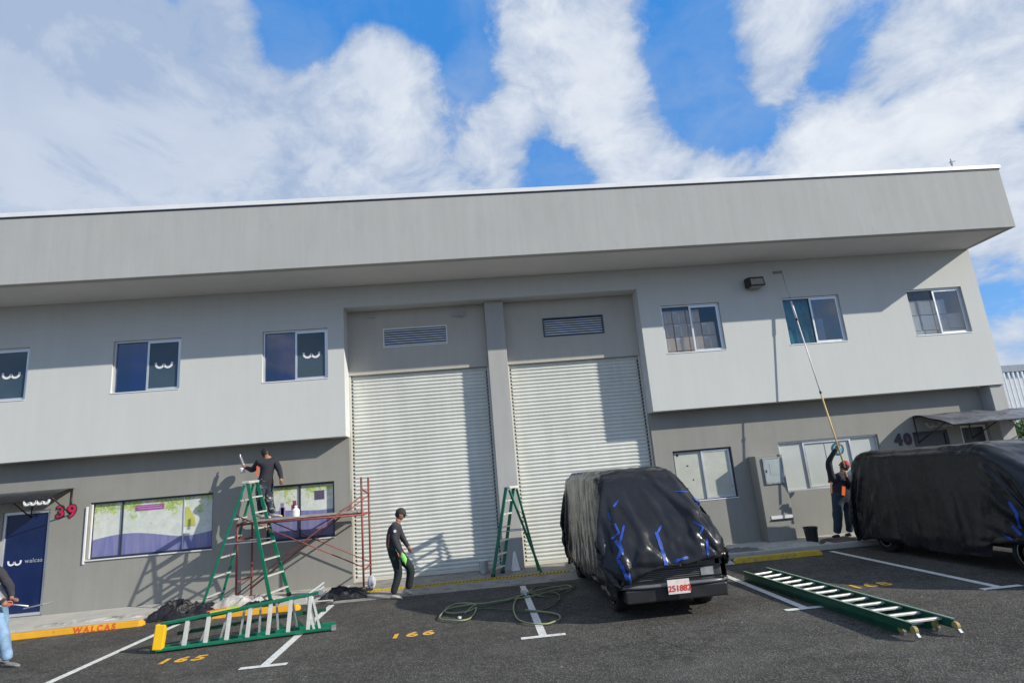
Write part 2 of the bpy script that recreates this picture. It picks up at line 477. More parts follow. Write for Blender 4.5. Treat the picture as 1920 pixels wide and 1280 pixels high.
class MB:
    def __init__(s):
        s.v = []
        s.f = []

    def _add(s, vs, fs):
        o = len(s.v)
        s.v += [Vector(p) for p in vs]
        s.f += [tuple(i + o for i in f) for f in fs]
        return s

    def box(s, x0, x1, y0, y1, z0, z1):
        vs = [(x, y, z) for z in (z0, z1) for y in (y0, y1) for x in (x0, x1)]
        return s._add(vs, [(0, 2, 3, 1), (4, 5, 7, 6), (0, 1, 5, 4), (2, 6, 7, 3), (0, 4, 6, 2), (1, 3, 7, 5)])

    def beam(s, p, q, w, h, up=(0, 0, 1)):
        p, q = Vector(p), Vector(q)
        d = (q - p).normalized()
        up = Vector(up)
        if abs(d.dot(up)) > 0.98:
            up = Vector((0, 1, 0))
        a = d.cross(up).normalized()
        c = a.cross(d).normalized()
        vs = [e + a * (w / 2 * i) + c * (h / 2 * j) for e in (p, q) for (i, j) in ((-1, -1), (1, -1), (1, 1), (-1, 1))]
        return s._add(vs, [(3, 2, 1, 0), (4, 5, 6, 7), (0, 1, 5, 4), (1, 2, 6, 5), (2, 3, 7, 6), (3, 0, 4, 7)])

    def channel(s, p, q, w, h, t, up=(0, 0, 1), side=1):
        """C-section rail: web h tall, flanges w wide, thickness t"""
        p, q = Vector(p), Vector(q)
        d = (q - p).normalized()
        up = Vector(up)
        a = d.cross(up).normalized() * side
        c = a.cross(d).normalized() * side
        s.beam(p, q, t, h, c)
        for j in (-1, 1):
            o = c * (j * (h / 2 - t / 2)) + a * (w / 2)
            s.beam(p + o, q + o, w, t, c)
        return s

    def tube(s, pts, r, n=8, caps=True, radii=None):
        pts = [Vector(p) for p in pts]
        rings = []
        prev = None
        for i, p in enumerate(pts):
            d = (pts[min(i + 1, len(pts) - 1)] - pts[max(i - 1, 0)]).normalized()
            if prev is None:
                a = d.orthogonal().normalized()
            else:
                a = (prev - d * prev.dot(d))
                a = a.normalized() if a.length > 1e-6 else d.orthogonal().normalized()
            prev = a
            c = d.cross(a)
            rr = radii[i] if radii else r
            rings.append([p + (a * cos(2 * pi * k / n) + c * sin(2 * pi * k / n)) * rr for k in range(n)])
        fs = []
        for i in range(len(pts) - 1):
            for k in range(n):
                fs.append((i * n + k, i * n + (k + 1) % n, (i + 1) * n + (k + 1) % n, (i + 1) * n + k))
        if caps:
            fs.append(tuple(range(n))[::-1])
            fs.append(tuple((len(pts) - 1) * n + k for k in range(n)))
        return s._add([v for r_ in rings for v in r_], fs)

    def lathe(s, c, prof, n=24, axis='z'):
        c = Vector(c)
        vs = []
        for (r, h) in prof:
            for k in range(n):
                a = 2 * pi * k / n
                if axis == 'z':
                    vs.append(c + Vector((r * cos(a), r * sin(a), h)))
                elif axis == 'x':
                    vs.append(c + Vector((h, r * cos(a), r * sin(a))))
                else:
                    vs.append(c + Vector((r * cos(a), h, r * sin(a))))
        fs = []
        for i in range(len(prof) - 1):
            for k in range(n):
                fs.append((i * n + k, i * n + (k + 1) % n, (i + 1) * n + (k + 1) % n, (i + 1) * n + k))
        fs.append(tuple(range(n))[::-1])
        fs.append(tuple((len(prof) - 1) * n + k for k in range(n)))
        return s._add(vs, fs)

    def grid(s, fn, nu, nv, wrap=False):
        vs = []
        for j in range(nv + 1):
            for i in range(nu if wrap else nu + 1):
                vs.append(fn(i / nu, j / nv))
        w = nu if wrap else nu + 1
        fs = []
        for j in range(nv):
            for i in range(nu):
                a = j * w + i
                b_ = j * w + (i + 1) % w if wrap else a + 1
                fs.append((a, b_, b_ + w, a + w))
        return s._add(vs, fs)

    def ribbon(s, pts, w, y0, y1):
        """flat ribbon stroke in the XZ plane, extruded from y0 to y1"""
        n = len(pts)
        L, R = [], []
        for i in range(n):
            a = Vector(pts[max(i - 1, 0)])
            b_ = Vector(pts[min(i + 1, n - 1)])
            d = (b_ - a).normalized()
            nn = Vector((-d.y, d.x))
            p = Vector(pts[i])
            L.append(p + nn * w / 2)
            R.append(p - nn * w / 2)
        vs = [(p.x, y, p.y) for y in (y0, y1) for p in L] + [(p.x, y, p.y) for y in (y0, y1) for p in R]
        fs = []
        for i in range(n - 1):
            l0, l1, L0, L1 = i, i + 1, n + i, n + i + 1
            r0, r1, R0, R1 = 2 * n + i, 2 * n + i + 1, 3 * n + i, 3 * n + i + 1
            fs += [(l0, r0, r1, l1), (L0, L1, R1, R0), (l0, l1, L1, L0), (r0, R0, R1, r1)]
        fs += [(0, n, 3 * n, 2 * n), (n - 1, 3 * n - 1, 4 * n - 1, 2 * n - 1)]
        return s._add(vs, fs)


def mesh_obj(name, mb, material, origin=(0, 0, 0), parent=None, smooth=False, bevel=0.0, fix=True):
    me = bpy.data.meshes.new(name)
    o = Vector(origin)
    me.from_pydata([tuple(v - o) for v in mb.v], [], mb.f)
    if fix:
        bm = bmesh.new()
        bm.from_mesh(me)
        bmesh.ops.recalc_face_normals(bm, faces=bm.faces)
        bm.to_mesh(me)
        bm.free()
    if smooth:
        me.polygons.foreach_set('use_smooth', [True] * len(me.polygons))
    if material:
        me.materials.append(material)
    ob = bpy.data.objects.new(name, me)
    COL.objects.link(ob)
    if parent:
        ob.parent = parent
    if bevel:
        bv = ob.modifiers.new('bevel', 'BEVEL')
        bv.width = bevel
        bv.segments = 2
        bv.limit_method = 'ANGLE'
    return ob


class Thing:
    def __init__(s, name, label, cat, loc=(0, 0, 0), group=None, kind=None):
        s.o = bpy.data.objects.new(name, None)
        s.o.empty_display_size = 0.1
        COL.objects.link(s.o)
        s.loc = Vector(loc)
        s.o.location = s.loc
        if label:
            s.o['label'] = label
        if cat:
            s.o['category'] = cat
        if group:
            s.o['group'] = group
        if kind:
            s.o['kind'] = kind

    def part(s, name, mb, material, parent=None, label=None, kind=None, **kw):
        p = mesh_obj(name, mb, material, s.loc, parent or s.o, **kw)
        if label:
            p['label'] = label
        if kind:
            p['kind'] = kind
        return p


def struct(name, mb, material, label=None, **kw):
    o = mesh_obj(name, mb, material, **kw)
    o['kind'] = 'structure'
    if label:
        o['label'] = label
    return o


def tag(o, label, cat, group=None, kind=None):
    o['label'] = label
    o['category'] = cat
    if group:
        o['group'] = group
    if kind:
        o['kind'] = kind
    return o


def text_mb(body, size, extrude=0.004, bold=0.0, shear=0.0, spacing=1.0, align='CENTER'):
    """text as a mesh in the XY plane: list of Vector verts and faces"""
    cu = bpy.data.curves.new('lettering', 'FONT')
    cu.body = body
    cu.size = size
    cu.extrude = extrude
    cu.offset = bold
    cu.shear = shear
    cu.space_character = spacing
    cu.align_x = align
    cu.resolution_u = 4
    ob = bpy.data.objects.new('lettering', cu)
    COL.objects.link(ob)
    dg = bpy.context.evaluated_depsgraph_get()
    me = bpy.data.meshes.new_from_object(ob.evaluated_get(dg))
    vs = [v.co.copy() for v in me.vertices]
    fs = [tuple(p.vertices) for p in me.polygons]
    bpy.data.objects.remove(ob)
    bpy.data.curves.remove(cu)
    bpy.data.meshes.remove(me)
    return vs, fs


def text_part(th, name, body, size, pos, material, parent=None, rx=pi / 2, rz=0.0, sx=1.0, **kw):
    vs, fs = text_mb(body, size, **kw)
    M = Matrix.Translation(Vector(pos)) @ Matrix.Rotation(rz, 4, 'Z') @ Matrix.Rotation(rx, 4, 'X') @ Matrix.Diagonal((sx, 1, 1, 1))
    mb = MB()
    mb._add([M @ v for v in vs], fs)
    if th is None:
        return mb
    return th.part(name, mb, material, parent, fix=False)


def W_logo(mb, cx, cz, w, y0, y1, sx=1.0):
    """two joined round cups, the rounded letter sign on the window films"""
    r = w / 4
    t = w * 0.13
    pts = []
    for k in range(0, 13):
        a = pi + pi * k / 12
        pts.append((cx - r + r * cos(a) * 0.95, cz + r * sin(a) * 0.9))
    p2 = [(cx + r + r * cos(pi + pi * k / 12) * 0.95, cz + r * sin(pi + pi * k / 12) * 0.9) for k in range(13)]
    pts = [(pts[0][0] - w * 0.01, cz + r * 0.45)] + pts
    p2 = p2 + [(p2[-1][0] + w * 0.01, cz + r * 0.45)]
    mb.ribbon(pts + p2, t, y0, y1)


# ------------------------------------------------------------------ ground and paving
gnd = MB()
nx, ny = 40, 40


def gfun(u, v):
    x = (u * 2 - 1)
    y = (v * 2 - 1)
    return (math.copysign(abs(x) ** 2.2, x) * 900, math.copysign(abs(y) ** 2.2, y) * 900, 0.0)


gnd.grid(gfun, nx, ny)
struct('ground', gnd, M_asph, 'dark worn asphalt of the parking lot')

sw = MB().box(-30, -2.9, -1.30, 0.385, 0.004, 0.05)
struct('sidewalk', sw, M_walk, 'low cream concrete walk below the left windows', bevel=0.012)
sw = MB().box(1.95, 16.5, -1.0, 0.385, 0.004, 0.13)
struct('sidewalk', sw, M_walk, 'raised concrete walk below the right windows', bevel=0.02)
ap = MB()
ap._add([(-2.88, -1.45, 0.004), (1.93, -1.45, 0.004), (1.93, -0.85, 0.045), (-2.88, -0.85, 0.045), (1.93, 0.6, 0.06), (-2.88, 0.6, 0.06),
         (-2.88, -1.45, -.1), (1.93, -1.45, -.1), (1.93, .6, -.1), (-2.88, .6, -.1), (-2.88, -.85, -.1), (1.93, -.85, -.1)],
        [(0, 1, 2, 3), (3, 2, 4, 5), (0, 6, 7, 1), (1, 7, 11, 2), (2, 11, 8, 4), (5, 9, 10, 3), (3, 10, 6, 0), (4, 8, 9, 5)])
struct('ramp', ap, M_concrete, 'stained concrete ramp in front of the two roller shutters')
ap2 = MB().box(1.932, 4.40, -0.98, 0.6, 0.131, 0.135)

# drain grate: yellow frame with dark slots
gr = Thing('drain_grate', 'yellow slotted drain grate across the ramp before the roller shutters', 'grate', (-0.3, -0.75, 0.045))
gr.part('frame', MB().box(-2.36, 1.80, -0.83, -0.81, 0.044, 0.058).box(-2.36, 1.80, -0.63, -0.61, 0.050, 0.064), M_yellow2)
gr.part('channel', MB().box(-2.36, 1.80, -0.808, -0.632, 0.046, 0.053), M_dark)
bars = MB()
x = -2.34
while x < 1.78:
    bars.beam((x, -0.81, 0.056), (x + 0.05, -0.63, 0.062), 0.036, 0.008)
    x += 0.075
gr.part('bar', bars, M_yellow2, kind='stuff')

# parking lines
lines = [(-4.98, -1.55, -5.6, -9.5, False), (-2.86, -1.6, -2.80, -5.42, True), (0.74, -1.6, 0.72, -5.42, True), (4.36, -1.6, 4.26, -5.42, True),
         (7.22, -1.15, 7.06, -5.42, True)]
pts1 = [atZ(300, 1185), atZ(90, 1280)]
for i, (xa, ya, xb, yb, T) in enumerate(lines):
    mb = MB()
    if i == 0:
        a, c = pts1
        d = (c - a)
        a = a - d * 0.22
        c = a + d * 1.05 + d * 0.6
        c = a + (c - a) * min(1.0, 1.0)
        mb.beam((a.x, a.y, 0.004), (c.x, c.y, 0.004), 0.10, 0.004)
    else:
        mb.beam((xa, ya, 0.004), (xb, yb, 0.004), 0.105, 0.004)
        mb.box(xb - 0.29, xb + 0.29, yb - 0.05, yb + 0.05, 0.0065, 0.0085)
    nm = ['white bay line running out under the lying step ladder', 'white bay line with a T end beside the lying step ladder',
          'white bay line with a T end crossed by the hose', 'white bay line with a T end under the lying extension ladder',
          'white bay line with a T end beside the right covered van'][i]
    o = struct('parking_line', mb, M_line, nm)

for (u, v, txt, lab) in ((342, 1236, '165', 'yellow bay number beside the lying step ladder'),
                         (773, 1189, '166', 'yellow bay number on the asphalt before the left shutter'),
                         (1630, 1097, '168', 'yellow bay number beyond the extension ladder')):
    p = atZ(u, v)
    mb = text_part(None, '', txt, 0.34, (p.x, p.y - 0.12, 0.006), M_num, rx=0.0, sx=1.0, extrude=0.001, bold=0.012, spacing=1.35)
    o = mesh_obj('bay_number', mb, M_num, fix=False)
    o['kind'] = 'structure'
    o['label'] = lab

# wheel stops


def wheel_stop(xa, xb, yc, label, m, word=None, z0=0.0, skew=0.0):
    t = Thing('wheel_stop', label, 'wheel stop', ((xa + xb) / 2, yc, z0), 'yellow wheel stops at the bay heads')
    mb = MB()
    prof = [(-0.08, 0.0), (-0.062, 0.10), (0.062, 0.10), (0.08, 0.0)]
    vs = []
    for (x, s_) in ((xa, 0), (xa + 0.06, 1), (xb - 0.06, 1), (xb, 0)):
        for (py, pz) in prof:
            k = 1 if s_ else 0.55
            vs.append((x, yc + skew * (x - xa) + py * (1 if s_ else .8), z0 + pz * k))
    fs = [(0, 1, 2, 3)[::-1], (12, 13, 14, 15)]
    for i in range(3):
        for k in range(3):
            a = i * 4 + k
            fs.append((a, a + 1, a + 5, a + 4))
        fs.append((i * 4 + 3, i * 4, i * 4 + 4, i * 4 + 7))
    mb._add(vs, fs)
    t.part('body', mb, m, bevel=0.008)
    if word:
        vs, fs = text_mb(word, 0.135, extrude=0.002, bold=0.004, spacing=1.45)
        ang = atan2(0.10, 0.018)
        Mx = Matrix.Translation((xb - 0.78, yc + skew * (xb - xa - .78) - 0.0835, z0 + 0.008)) @ Matrix.Rotation(atan2(skew, 1), 4, 'Z') @ Matrix.Rotation(ang, 4, 'X')
        q = MB()
        q._add([Mx @ v for v in vs], fs)
        t.part('lettering', q, M_redtxt, fix=False)
    return t


wheel_stop(-8.5, -6.17, -1.86, 'yellow wheel stop with red lettering on the asphalt before the navy door', M_yellow, 'WALCAS', skew=0.06)
wheel_stop(-5.05, -3.40, -1.72, 'yellow wheel stop lying behind the lying step ladder', M_yellow)
wheel_stop(5.02, 6.85, -1.42, 'faded yellow wheel stop below the electrical cabinet', M_yellow2)

# ------------------------------------------------------------------ building
Xl, Xr = -24.0, 13.125
JL, JR = -2.874, 4.245
ZB, ZJ, ZP, ZT = 3.27, 6.296, 6.807, 8.42
YL, YG, YP = 0.386, 0.461, 0.219
POUT = 1.404
B = Thing('warehouse_building', 'two storey grey warehouse with a deep parapet and two cream roller shutters', 'building', (0, 0, 0))


def wall_xz(mb, x0, x1, z0, z1, yf, yb, holes):
    xs = sorted(set([x0, x1] + [h[i] for h in holes for i in (0, 1) if x0 <= h[i] <= x1]))
    zs = sorted(set([z0, z1] + [h[i] for h in holes for i in (2, 3) if z0 <= h[i] <= z1]))

    def hole(x, z):
        return any(h[0] < x < h[1] and h[2] < z < h[3] for h in holes)
    for i in range(len(xs) - 1):
        for j in range(len(zs) - 1):
            a, b_, c, d = xs[i], xs[i + 1], zs[j], zs[j + 1]
            if hole((a + b_) / 2, (c + d) / 2):
                continue
            mb._add([(a, yf, c), (b_, yf, c), (b_, yf, d), (a, yf, d)], [(0, 1, 2, 3)])
            mb._add([(a, yb, c), (b_, yb, c), (b_, yb, d), (a, yb, d)], [(3, 2, 1, 0)])
    for h in holes:
        a, b_, c, d = max(h[0], x0), min(h[1], x1), max(h[2], z0), min(h[3], z1)
        mb._add([(a, yf, c), (a, yb, c), (a, yb, d), (a, yf, d)], [(0, 1, 2, 3)])
        mb._add([(b_, yf, c), (b_, yb, c), (b_, yb, d), (b_, yf, d)], [(3, 2, 1, 0)])
        if c > z0:
            mb._add([(a, yf, c), (b_, yf, c), (b_, yb, c), (a, yb, c)], [(0, 1, 2, 3)])
        if d < z1:
            mb._add([(a, yf, d), (b_, yf, d), (b_, yb, d), (a, yb, d)], [(3, 2, 1, 0)])
    mb._add([(x0, yf, z0), (x0, yb, z0), (x0, yb, z1), (x0, yf, z1)], [(3, 2, 1, 0)])
    mb._add([(x1, yf, z0), (x1, yb, z0), (x1, yb, z1), (x1, yf, z1)], [(0, 1, 2, 3)])
    for i in range(len(xs) - 1):
        if not hole((xs[i] + xs[i + 1]) / 2, z0 + 1e-3):
            a, b_ = xs[i], xs[i + 1]
            mb._add([(a, yf, z0), (b_, yf, z0), (b_, yb, z0), (a, yb, z0)], [(3, 2, 1, 0)])
    mb._add([(x0, yf, z1), (x1, yf, z1), (x1, yb, z1), (x0, yb, z1)], [(0, 1, 2, 3)])


UP = [(-14.68, -13.19), (-11.36, -9.87), (-8.05, -6.56), (-4.73, -3.245)]
UPR = [(4.775, 6.26), (7.875, 9.365), (11.16, 12.645)]
UZ = (4.61, 5.826)
lowL = [(-8.53, -5.90, 1.08, 2.28), (-4.74, -3.235, 1.10, 2.31), (-10.35, -9.36, 0.05, 2.22)]
lowR = [(4.69, 6.13, 1.14, 2.33), (7.30, 9.84, 1.16, 2.33), (10.74, 11.66, 0.13, 2.30), (12.0, 12.70, 0.13, 2.36)]

mb = MB()
holes = [(a, b_, *UZ) for a, b_ in UP + UPR] + [(JL, JR, ZB - 1, ZJ)]
wall_xz(mb, Xl, Xr, ZB, ZP - 0.002, 0.0, 0.20, holes)
B.part('upper_wall', mb, M_panel, label='light grey rendered upper storey')
# reveal cheeks of the big recess, behind the wall thickness, and underside of the upper storey
mb = MB()
mb.box(JL - 0.02, JL - 0.002, 0.202, 0.64, ZB + .003, ZJ)
mb.box(JR + 0.002, JR + 0.02, 0.202, 0.64, ZB + .003, ZJ)
mb.box(JL, JR, 0.202, 0.70, ZJ + .002, ZJ + 0.05)
mb.box(Xl, JL - .022, 0.202, 0.40, ZB + .001, ZB + 0.06)
mb.box(JR + .022, Xr, 0.202, 0.40, ZB + .001, ZB + 0.06)
B.part('recess_lining', mb, M_panel)
mb = MB()
wall_xz(mb, Xl, JL + 0.0, -0.1, ZB - 0.002, YL, YL + 0.22, lowL)
B.part('lower_wall', mb, M_lower, label='warm grey lower wall left of the shutters')
mb = MB()
wall_xz(mb, JR, Xr - 0.38, -0.1, ZB - 0.002, YL, YL + 0.22, lowR)
B.part('lower_wall', mb, M_lower, label='warm grey lower wall right of the shutters')
B.part('wing_pier', MB().box(Xr - 0.378, Xr, 0.06, 0.66, -0.1, ZB - 0.004), M_pillar, bevel=0.01)
B.part('central_pillar', MB().box(0.475, 0.935, YP, 0.66, 0.03, ZJ - 0.002), M_pillar, bevel=0.01)
# header walls above the shutters
HZ = 4.73
for (a, b_, lab) in ((JL, 0.473, 'left'), (0.937, JR, 'right')):
    mb = MB()
    vx = (-2.03, -0.47) if lab == 'left' else (1.90, 3.43)
    wall_xz(mb, a + .002, b_ - .002, HZ, ZJ - 0.002, YG, YG + 0.18, [(vx[0], vx[1], 5.35, 5.83)])
    B.part('header_wall', mb, M_header)
# parapet
mb = MB().box(Xl, Xr, -POUT, -POUT + 0.16, ZP, ZT - 0.10)
mb.box(Xr - 0.16, Xr, -POUT + 0.162, 12, ZP + .002, ZT - 0.102)
B.part('parapet', mb, M_parapet, bevel=0.01)
B.part('soffit', MB().box(Xl, Xr - 0.162, -POUT + 0.162, -0.002, ZP + 0.001, ZP + 0.12).box(Xl, Xr - 0.162, 0.0, 12, ZP + 0.001, ZP + 0.12), M_soffit)
B.part('coping', MB().box(Xl, Xr + 0.03, -POUT - 0.035, -POUT + 0.20, ZT - 0.098, ZT), M_flash, bevel=0.006)
B.part('coping_seam', MB().box(Xl, Xr + 0.012, -POUT - 0.012, -POUT - 0.002, ZT - 0.125, ZT - 0.099), M_dframe)
B.part('roof', MB().box(Xl, Xr - 0.165, -POUT + 0.21, 12, ZT - 0.35, ZT - 0.25), M_steel)
B.part('side_wall', MB().box(Xr - 0.22, Xr - .002, 0.661, 12, -0.1, ZP - .003), M_panel)
B.part('back_wall', MB().box(Xl, Xr - .222, 11.8, 12, -0.1, ZP - .003), M_panel)
# rooms behind the windows
mb = MB()
for (a, b_, z0, z1, ya) in ((Xl + .1, JL - 0.05, 3.40, 6.6, 0.23), (JR + 0.05, Xr - 0.25, 3.40, 6.6, 0.23),
                            (Xl + .1, JL - 0.05, 0.06, 3.1, 0.62), (JR + 0.05, Xr - 0.42, 0.12, 3.1, 0.62)):
    mb.box(a, b_, ya + 2.8, ya + 2.9, z0, z1)
    mb.box(a, b_, ya, ya + 2.8, z0 - 0.05, z0)
    mb.box(a, b_, ya, ya + 2.8, z1, z1 + 0.05)
    mb.box(a - 0.05, a, ya, ya + 2.9, z0, z1)
    mb.box(b_, b_ + 0.05, ya, ya + 2.9, z0, z1)
B.part('inner_room', mb, M_inner)

# roller shutters: corrugated curtain, guides, bottom bar


def shutter(xa, xb, z0, z1):
    mb = MB()
    pitch = 0.0865
    prof = []
    z = z0 + 0.07
    while z < z1:
        for (f, d) in ((0.0, 0.0), (0.12, -0.004), (0.35, -0.022), (0.62, -0.026), (0.86, -0.012), (0.94, 0.004)):
            prof.append((z + f * pitch, d))
        z += pitch
    nxs = 24
    vs, fs = [], []
    for (pz, d) in prof:
        for i in range(nxs + 1):
            x = xa + (xb - xa) * i / nxs
            wob = 0.004 * noise.noise(Vector((x * 0.9, pz * 0.35, xa)))
            vs.append((x, YG + 0.11 + d + wob, min(pz, z1)))
    n = nxs + 1
    for j in range(len(prof) - 1):
        for i in range(nxs):
            a = j * n + i
            fs.append((a, a + 1, a + n + 1, a + n))
    mb._add(vs, fs)
    s = B.part('roller_shutter', mb, M_shutter, fix=False)
    B.part('bottom_bar', MB().box(xa, xb, YG + 0.065, YG + 0.12, z0, z0 + 0.075), M_guide, s, bevel=0.006)
    # end lugs of the slats against the guides
    lug = MB()
    k = 0
    z = z0 + 0.1
    while z < z1 - 0.08:
        lug.box(xa - 0.004, xa + 0.035, YG + 0.066, YG + 0.11, z, z + 0.04)
        lug.box(xb - 0.03, xb + 0.003, YG + 0.066, YG + 0.11, z, z + 0.045)
        z += pitch
    B.part('slat_end', lug, M_dframe, s, kind='stuff')
    B.part('guide', MB().box(xa - 0.045, xa - .005, YG + 0.03, YG + 0.14, z0, z1), M_guide, s)
    B.part('guide', MB().box(xb + .005, xb + 0.045, YG + 0.03, YG + 0.14, z0, z1), M_guide, s)
    B.part('hood', MB().box(xa - .04, xb + .04, YG + 0.18, YG + 0.5, z1 + 0.01, z1 + 0.4), M_dark, s)
    B.part('curtain_back', MB().box(xa - .04, xb + .04, YG + 0.15, YG + 0.17, z0, z1 + .4), M_dark, s)


shutter(JL + 0.05, 0.43, 0.065, HZ - 0.0)
shutter(0.985, JR - 0.05, 0.065, HZ - 0.0)
# louvre vents
M_louv = mat('pale_blue_louvre', (0.72, 0.78, 0.86), 0.4, var=.08)
for (a, b_) in ((-2.03, -0.47), (1.90, 3.43)):
    z0, z1 = 5.35, 5.83
    f = MB()
    f.box(a, b_, YG - 0.015, YG + 0.05, z0, z0 + 0.03).box(a, b_, YG - 0.015, YG + 0.05, z1 - 0.03, z1)
    f.box(a, a + 0.03, YG - 0.014, YG + 0.05, z0 + .03, z1 - .03).box(b_ - 0.03, b_, YG - 0.014, YG + 0.05, z0 + .03, z1 - .03)
    v = B.part('louvre_vent', f, M_white if a < 0 else M_dframe)
    for k in range(7):
        z = z0 + 0.062 + k * 0.059
        B.part('slat', MB().beam((a + .03, YG + 0.03, z), (b_ - .03, YG + 0.03, z), 0.042, 0.006, up=(0, -1.2, 1)), M_louv, v)
    B.part('backing', MB().box(a, b_, YG + 0.09, YG + 0.10, z0, z1), M_dark, v)
# small fixtures above the left shutter
B.part('fixture', MB().box(-0.34, -0.06, YG - 0.05, YG - 0.001, 6.03, 6.10).box(-0.12, -0.05, YG - 0.10, YG - 0.052, 6.0, 6.15), M_parapet)
B.part('fixture', MB().box(-2.45, -2.2, YG - 0.04, YG - 0.001, 6.12, 6.16), M_parapet)

# windows -----------------------------------------------------------


def frame_mb(x0, x1, z0, z1, y0, y1, t):
    return MB().box(x0, x1, y0, y1, z0, z0 + t).box(x0, x1, y0, y1, z1 - t, z1).box(x0, x0 + t, y0, y1, z0 + t, z1 - t).box(x1 - t, x1, y0, y1, z0 + t, z1 - t)


def slider(x0, x1, z0, z1, yf, left, right, sash_right=True, dark=False, logo=None, lab=None):
    """two-pane sliding window; left/right are pane materials"""
    w = B.part('window', frame_mb(x0 + .003, x1 - .003, z0 + .003, z1 - .003, yf + 0.05, yf + 0.12, 0.035), M_dframe if dark else M_alu, label=lab, bevel=0.003)
    xm = x0 + (x1 - x0) * 0.50
    B.part('pane', MB().box(x0 + 0.038, xm, yf + 0.098, yf + 0.104, z0 + 0.038, z1 - 0.038), left, w)
    B.part('sash', frame_mb(xm - 0.02, x1 - 0.038, z0 + 0.038, z1 - 0.038, yf + 0.062, yf + 0.09, 0.045), M_alu, w, bevel=0.003)
    B.part('pane', MB().box(xm + 0.026, x1 - 0.084, yf + 0.073, yf + 0.079, z0 + 0.084, z1 - 0.084), right, w)
    # white sill lip below
    B.part('sill', MB().box(x0 + .004, x1 - .004, yf - 0.012, yf + 0.05, z0 + 0.004, z0 + 0.022), M_flash, w)
    if logo:
        q = MB()
        W_logo(q, (xm + x1) / 2 - 0.02, (z0 + z1) / 2 + 0.02, 0.36, yf + 0.066, yf + 0.071)
        B.part('logo', q, M_flash, w)
    return w


def curtain(w, x0, x1, z0, z1, y, m, amp=0.03, f=30):
    q = MB()
    q.grid(lambda u, v: (x0 + (x1 - x0) * u, y + amp * sin(u * f + 0.6 * sin(v * 3)), z0 + (z1 - z0) * v), 60, 6)
    c_ = B.part('curtain', q, m, w, smooth=True, fix=False)
    return c_


for i, (a, b_) in enumerate(UP):
    w = slider(a, b_, *UZ, 0.0, M_glassblue, M_slate, logo=True)
    curtain(w, a + 0.22, (a + b_) / 2 + 0.05, UZ[0], UZ[1], 0.35, M_bluecurt)
    # the pale sheer edge hanging in the left pane
    q = MB()
    e = (a + b_) / 2 - 0.12
    q.tube([(e + 0.05 * sin(t * 4.2) - 0.03, 0.24, UZ[0] + 0.04 + (UZ[1] - UZ[0] - .1) * t) for t in [k / 12 for k in range(13)]], 0.014, 6)
    B.part('curtain_edge', q, M_whitefab, w, smooth=True)
M_glass2 = glass('reflecting_window_glass', (0.85, 0.88, 0.93), 0.10)
wA = slider(*UPR[0], *UZ, 0.0, M_glass, M_glass)
wB = slider(*UPR[1], *UZ, 0.0, M_glass, M_glass2)
curtain(wB, 7.9, 8.66, UZ[0], UZ[1], 0.25, M_teal, 0.02, 24)
curtain(wB, 8.95, 9.15, UZ[0] + .1, UZ[0] + .75, 0.5, M_whitefab, 0.02, 20)
wC = slider(*UPR[2], *UZ, 0.0, M_glass, M_glass2)

# cardboard boxes behind the glass: individual things, shared mesh
box_mesh = {}


def carton(x, y, z, w, d, h, m, lab, grp, tape=True):
    t = bpy.data.objects.new('cardboard_box', None)
    COL.objects.link(t)
    t.location = (x, y, z)
    tag(t, lab, 'box', grp)
    key = (round(w, 2), round(h, 2), round(d, 2), m.name)
    if key not in box_mesh:
        a = mesh_obj('carton', MB().box(-w / 2, w / 2, 0, d, 0.003, h - .003), m, parent=t, bevel=0.006)
        b_ = mesh_obj('packing_tape', MB().box(-w / 2 + .01, -w * 0.1, -0.004, -0.001, h - 0.07, h - 0.03).box(-0.012, 0.012, -0.004, -0.001, 0.01, h - 0.075), M_pack, parent=t)
        box_mesh[key] = (a, b_)
    else:
        for s in box_mesh[key]:
            c_ = s.copy()
            COL.objects.link(c_)
            c_.parent = t


r2 = random.Random(3)
for ix, cx in enumerate((4.93, 5.285, 5.64, 5.995)):
    for iz in range(4):
        if ix == 3 and iz > 2:
            continue
        carton(cx, 0.205 + r2.random() * 0.03, 4.37 + iz * 0.345, 0.335, 0.4, 0.34, M_card,
               'brown cardboard box in the %s row, %s column, behind the upper window nearest the shutters' % (('bottom', 'second', 'third', 'top')[iz], ('first', 'second', 'third', 'last')[ix]), 'boxes behind the upper window nearest the shutters')
for ix, cx in enumerate((11.37, 11.75, 12.13, 12.46)):
    for iz in range(3):
        if ix == 3 and iz > 1:
            continue
        carton(cx, 0.215 + r2.random() * 0.05, 4.40 + iz * 0.40, 0.36, 0.4, 0.39, M_cardpale,
               'pale cardboard box in the %s row, %s column, behind the corner upper window' % (('bottom', 'middle', 'top')[iz], ('first', 'second', 'third', 'last')[ix]), 'boxes behind the corner upper window')
# shelf the boxes stand on
for (a, b_, z) in ((4.6, 6.2, 4.365), (11.1, 12.6, 4.395)):
    t = Thing('storage_shelf', 'grey storage shelf under the boxes behind the %s' % ('upper window nearest the shutters' if a < 6 else 'corner upper window'), 'shelf', ((a + b_) / 2, 0.5, 3.4))
    t.part('shelf_board', MB().box(a, b_, 0.21, 0.8, z - 0.04, z), M_steel)
    for xx in (a + .03, b_ - .03):
        t.part('leg', MB().box(xx - .02, xx + .02, 0.3, 0.34, 3.4, z - .04), M_steel)

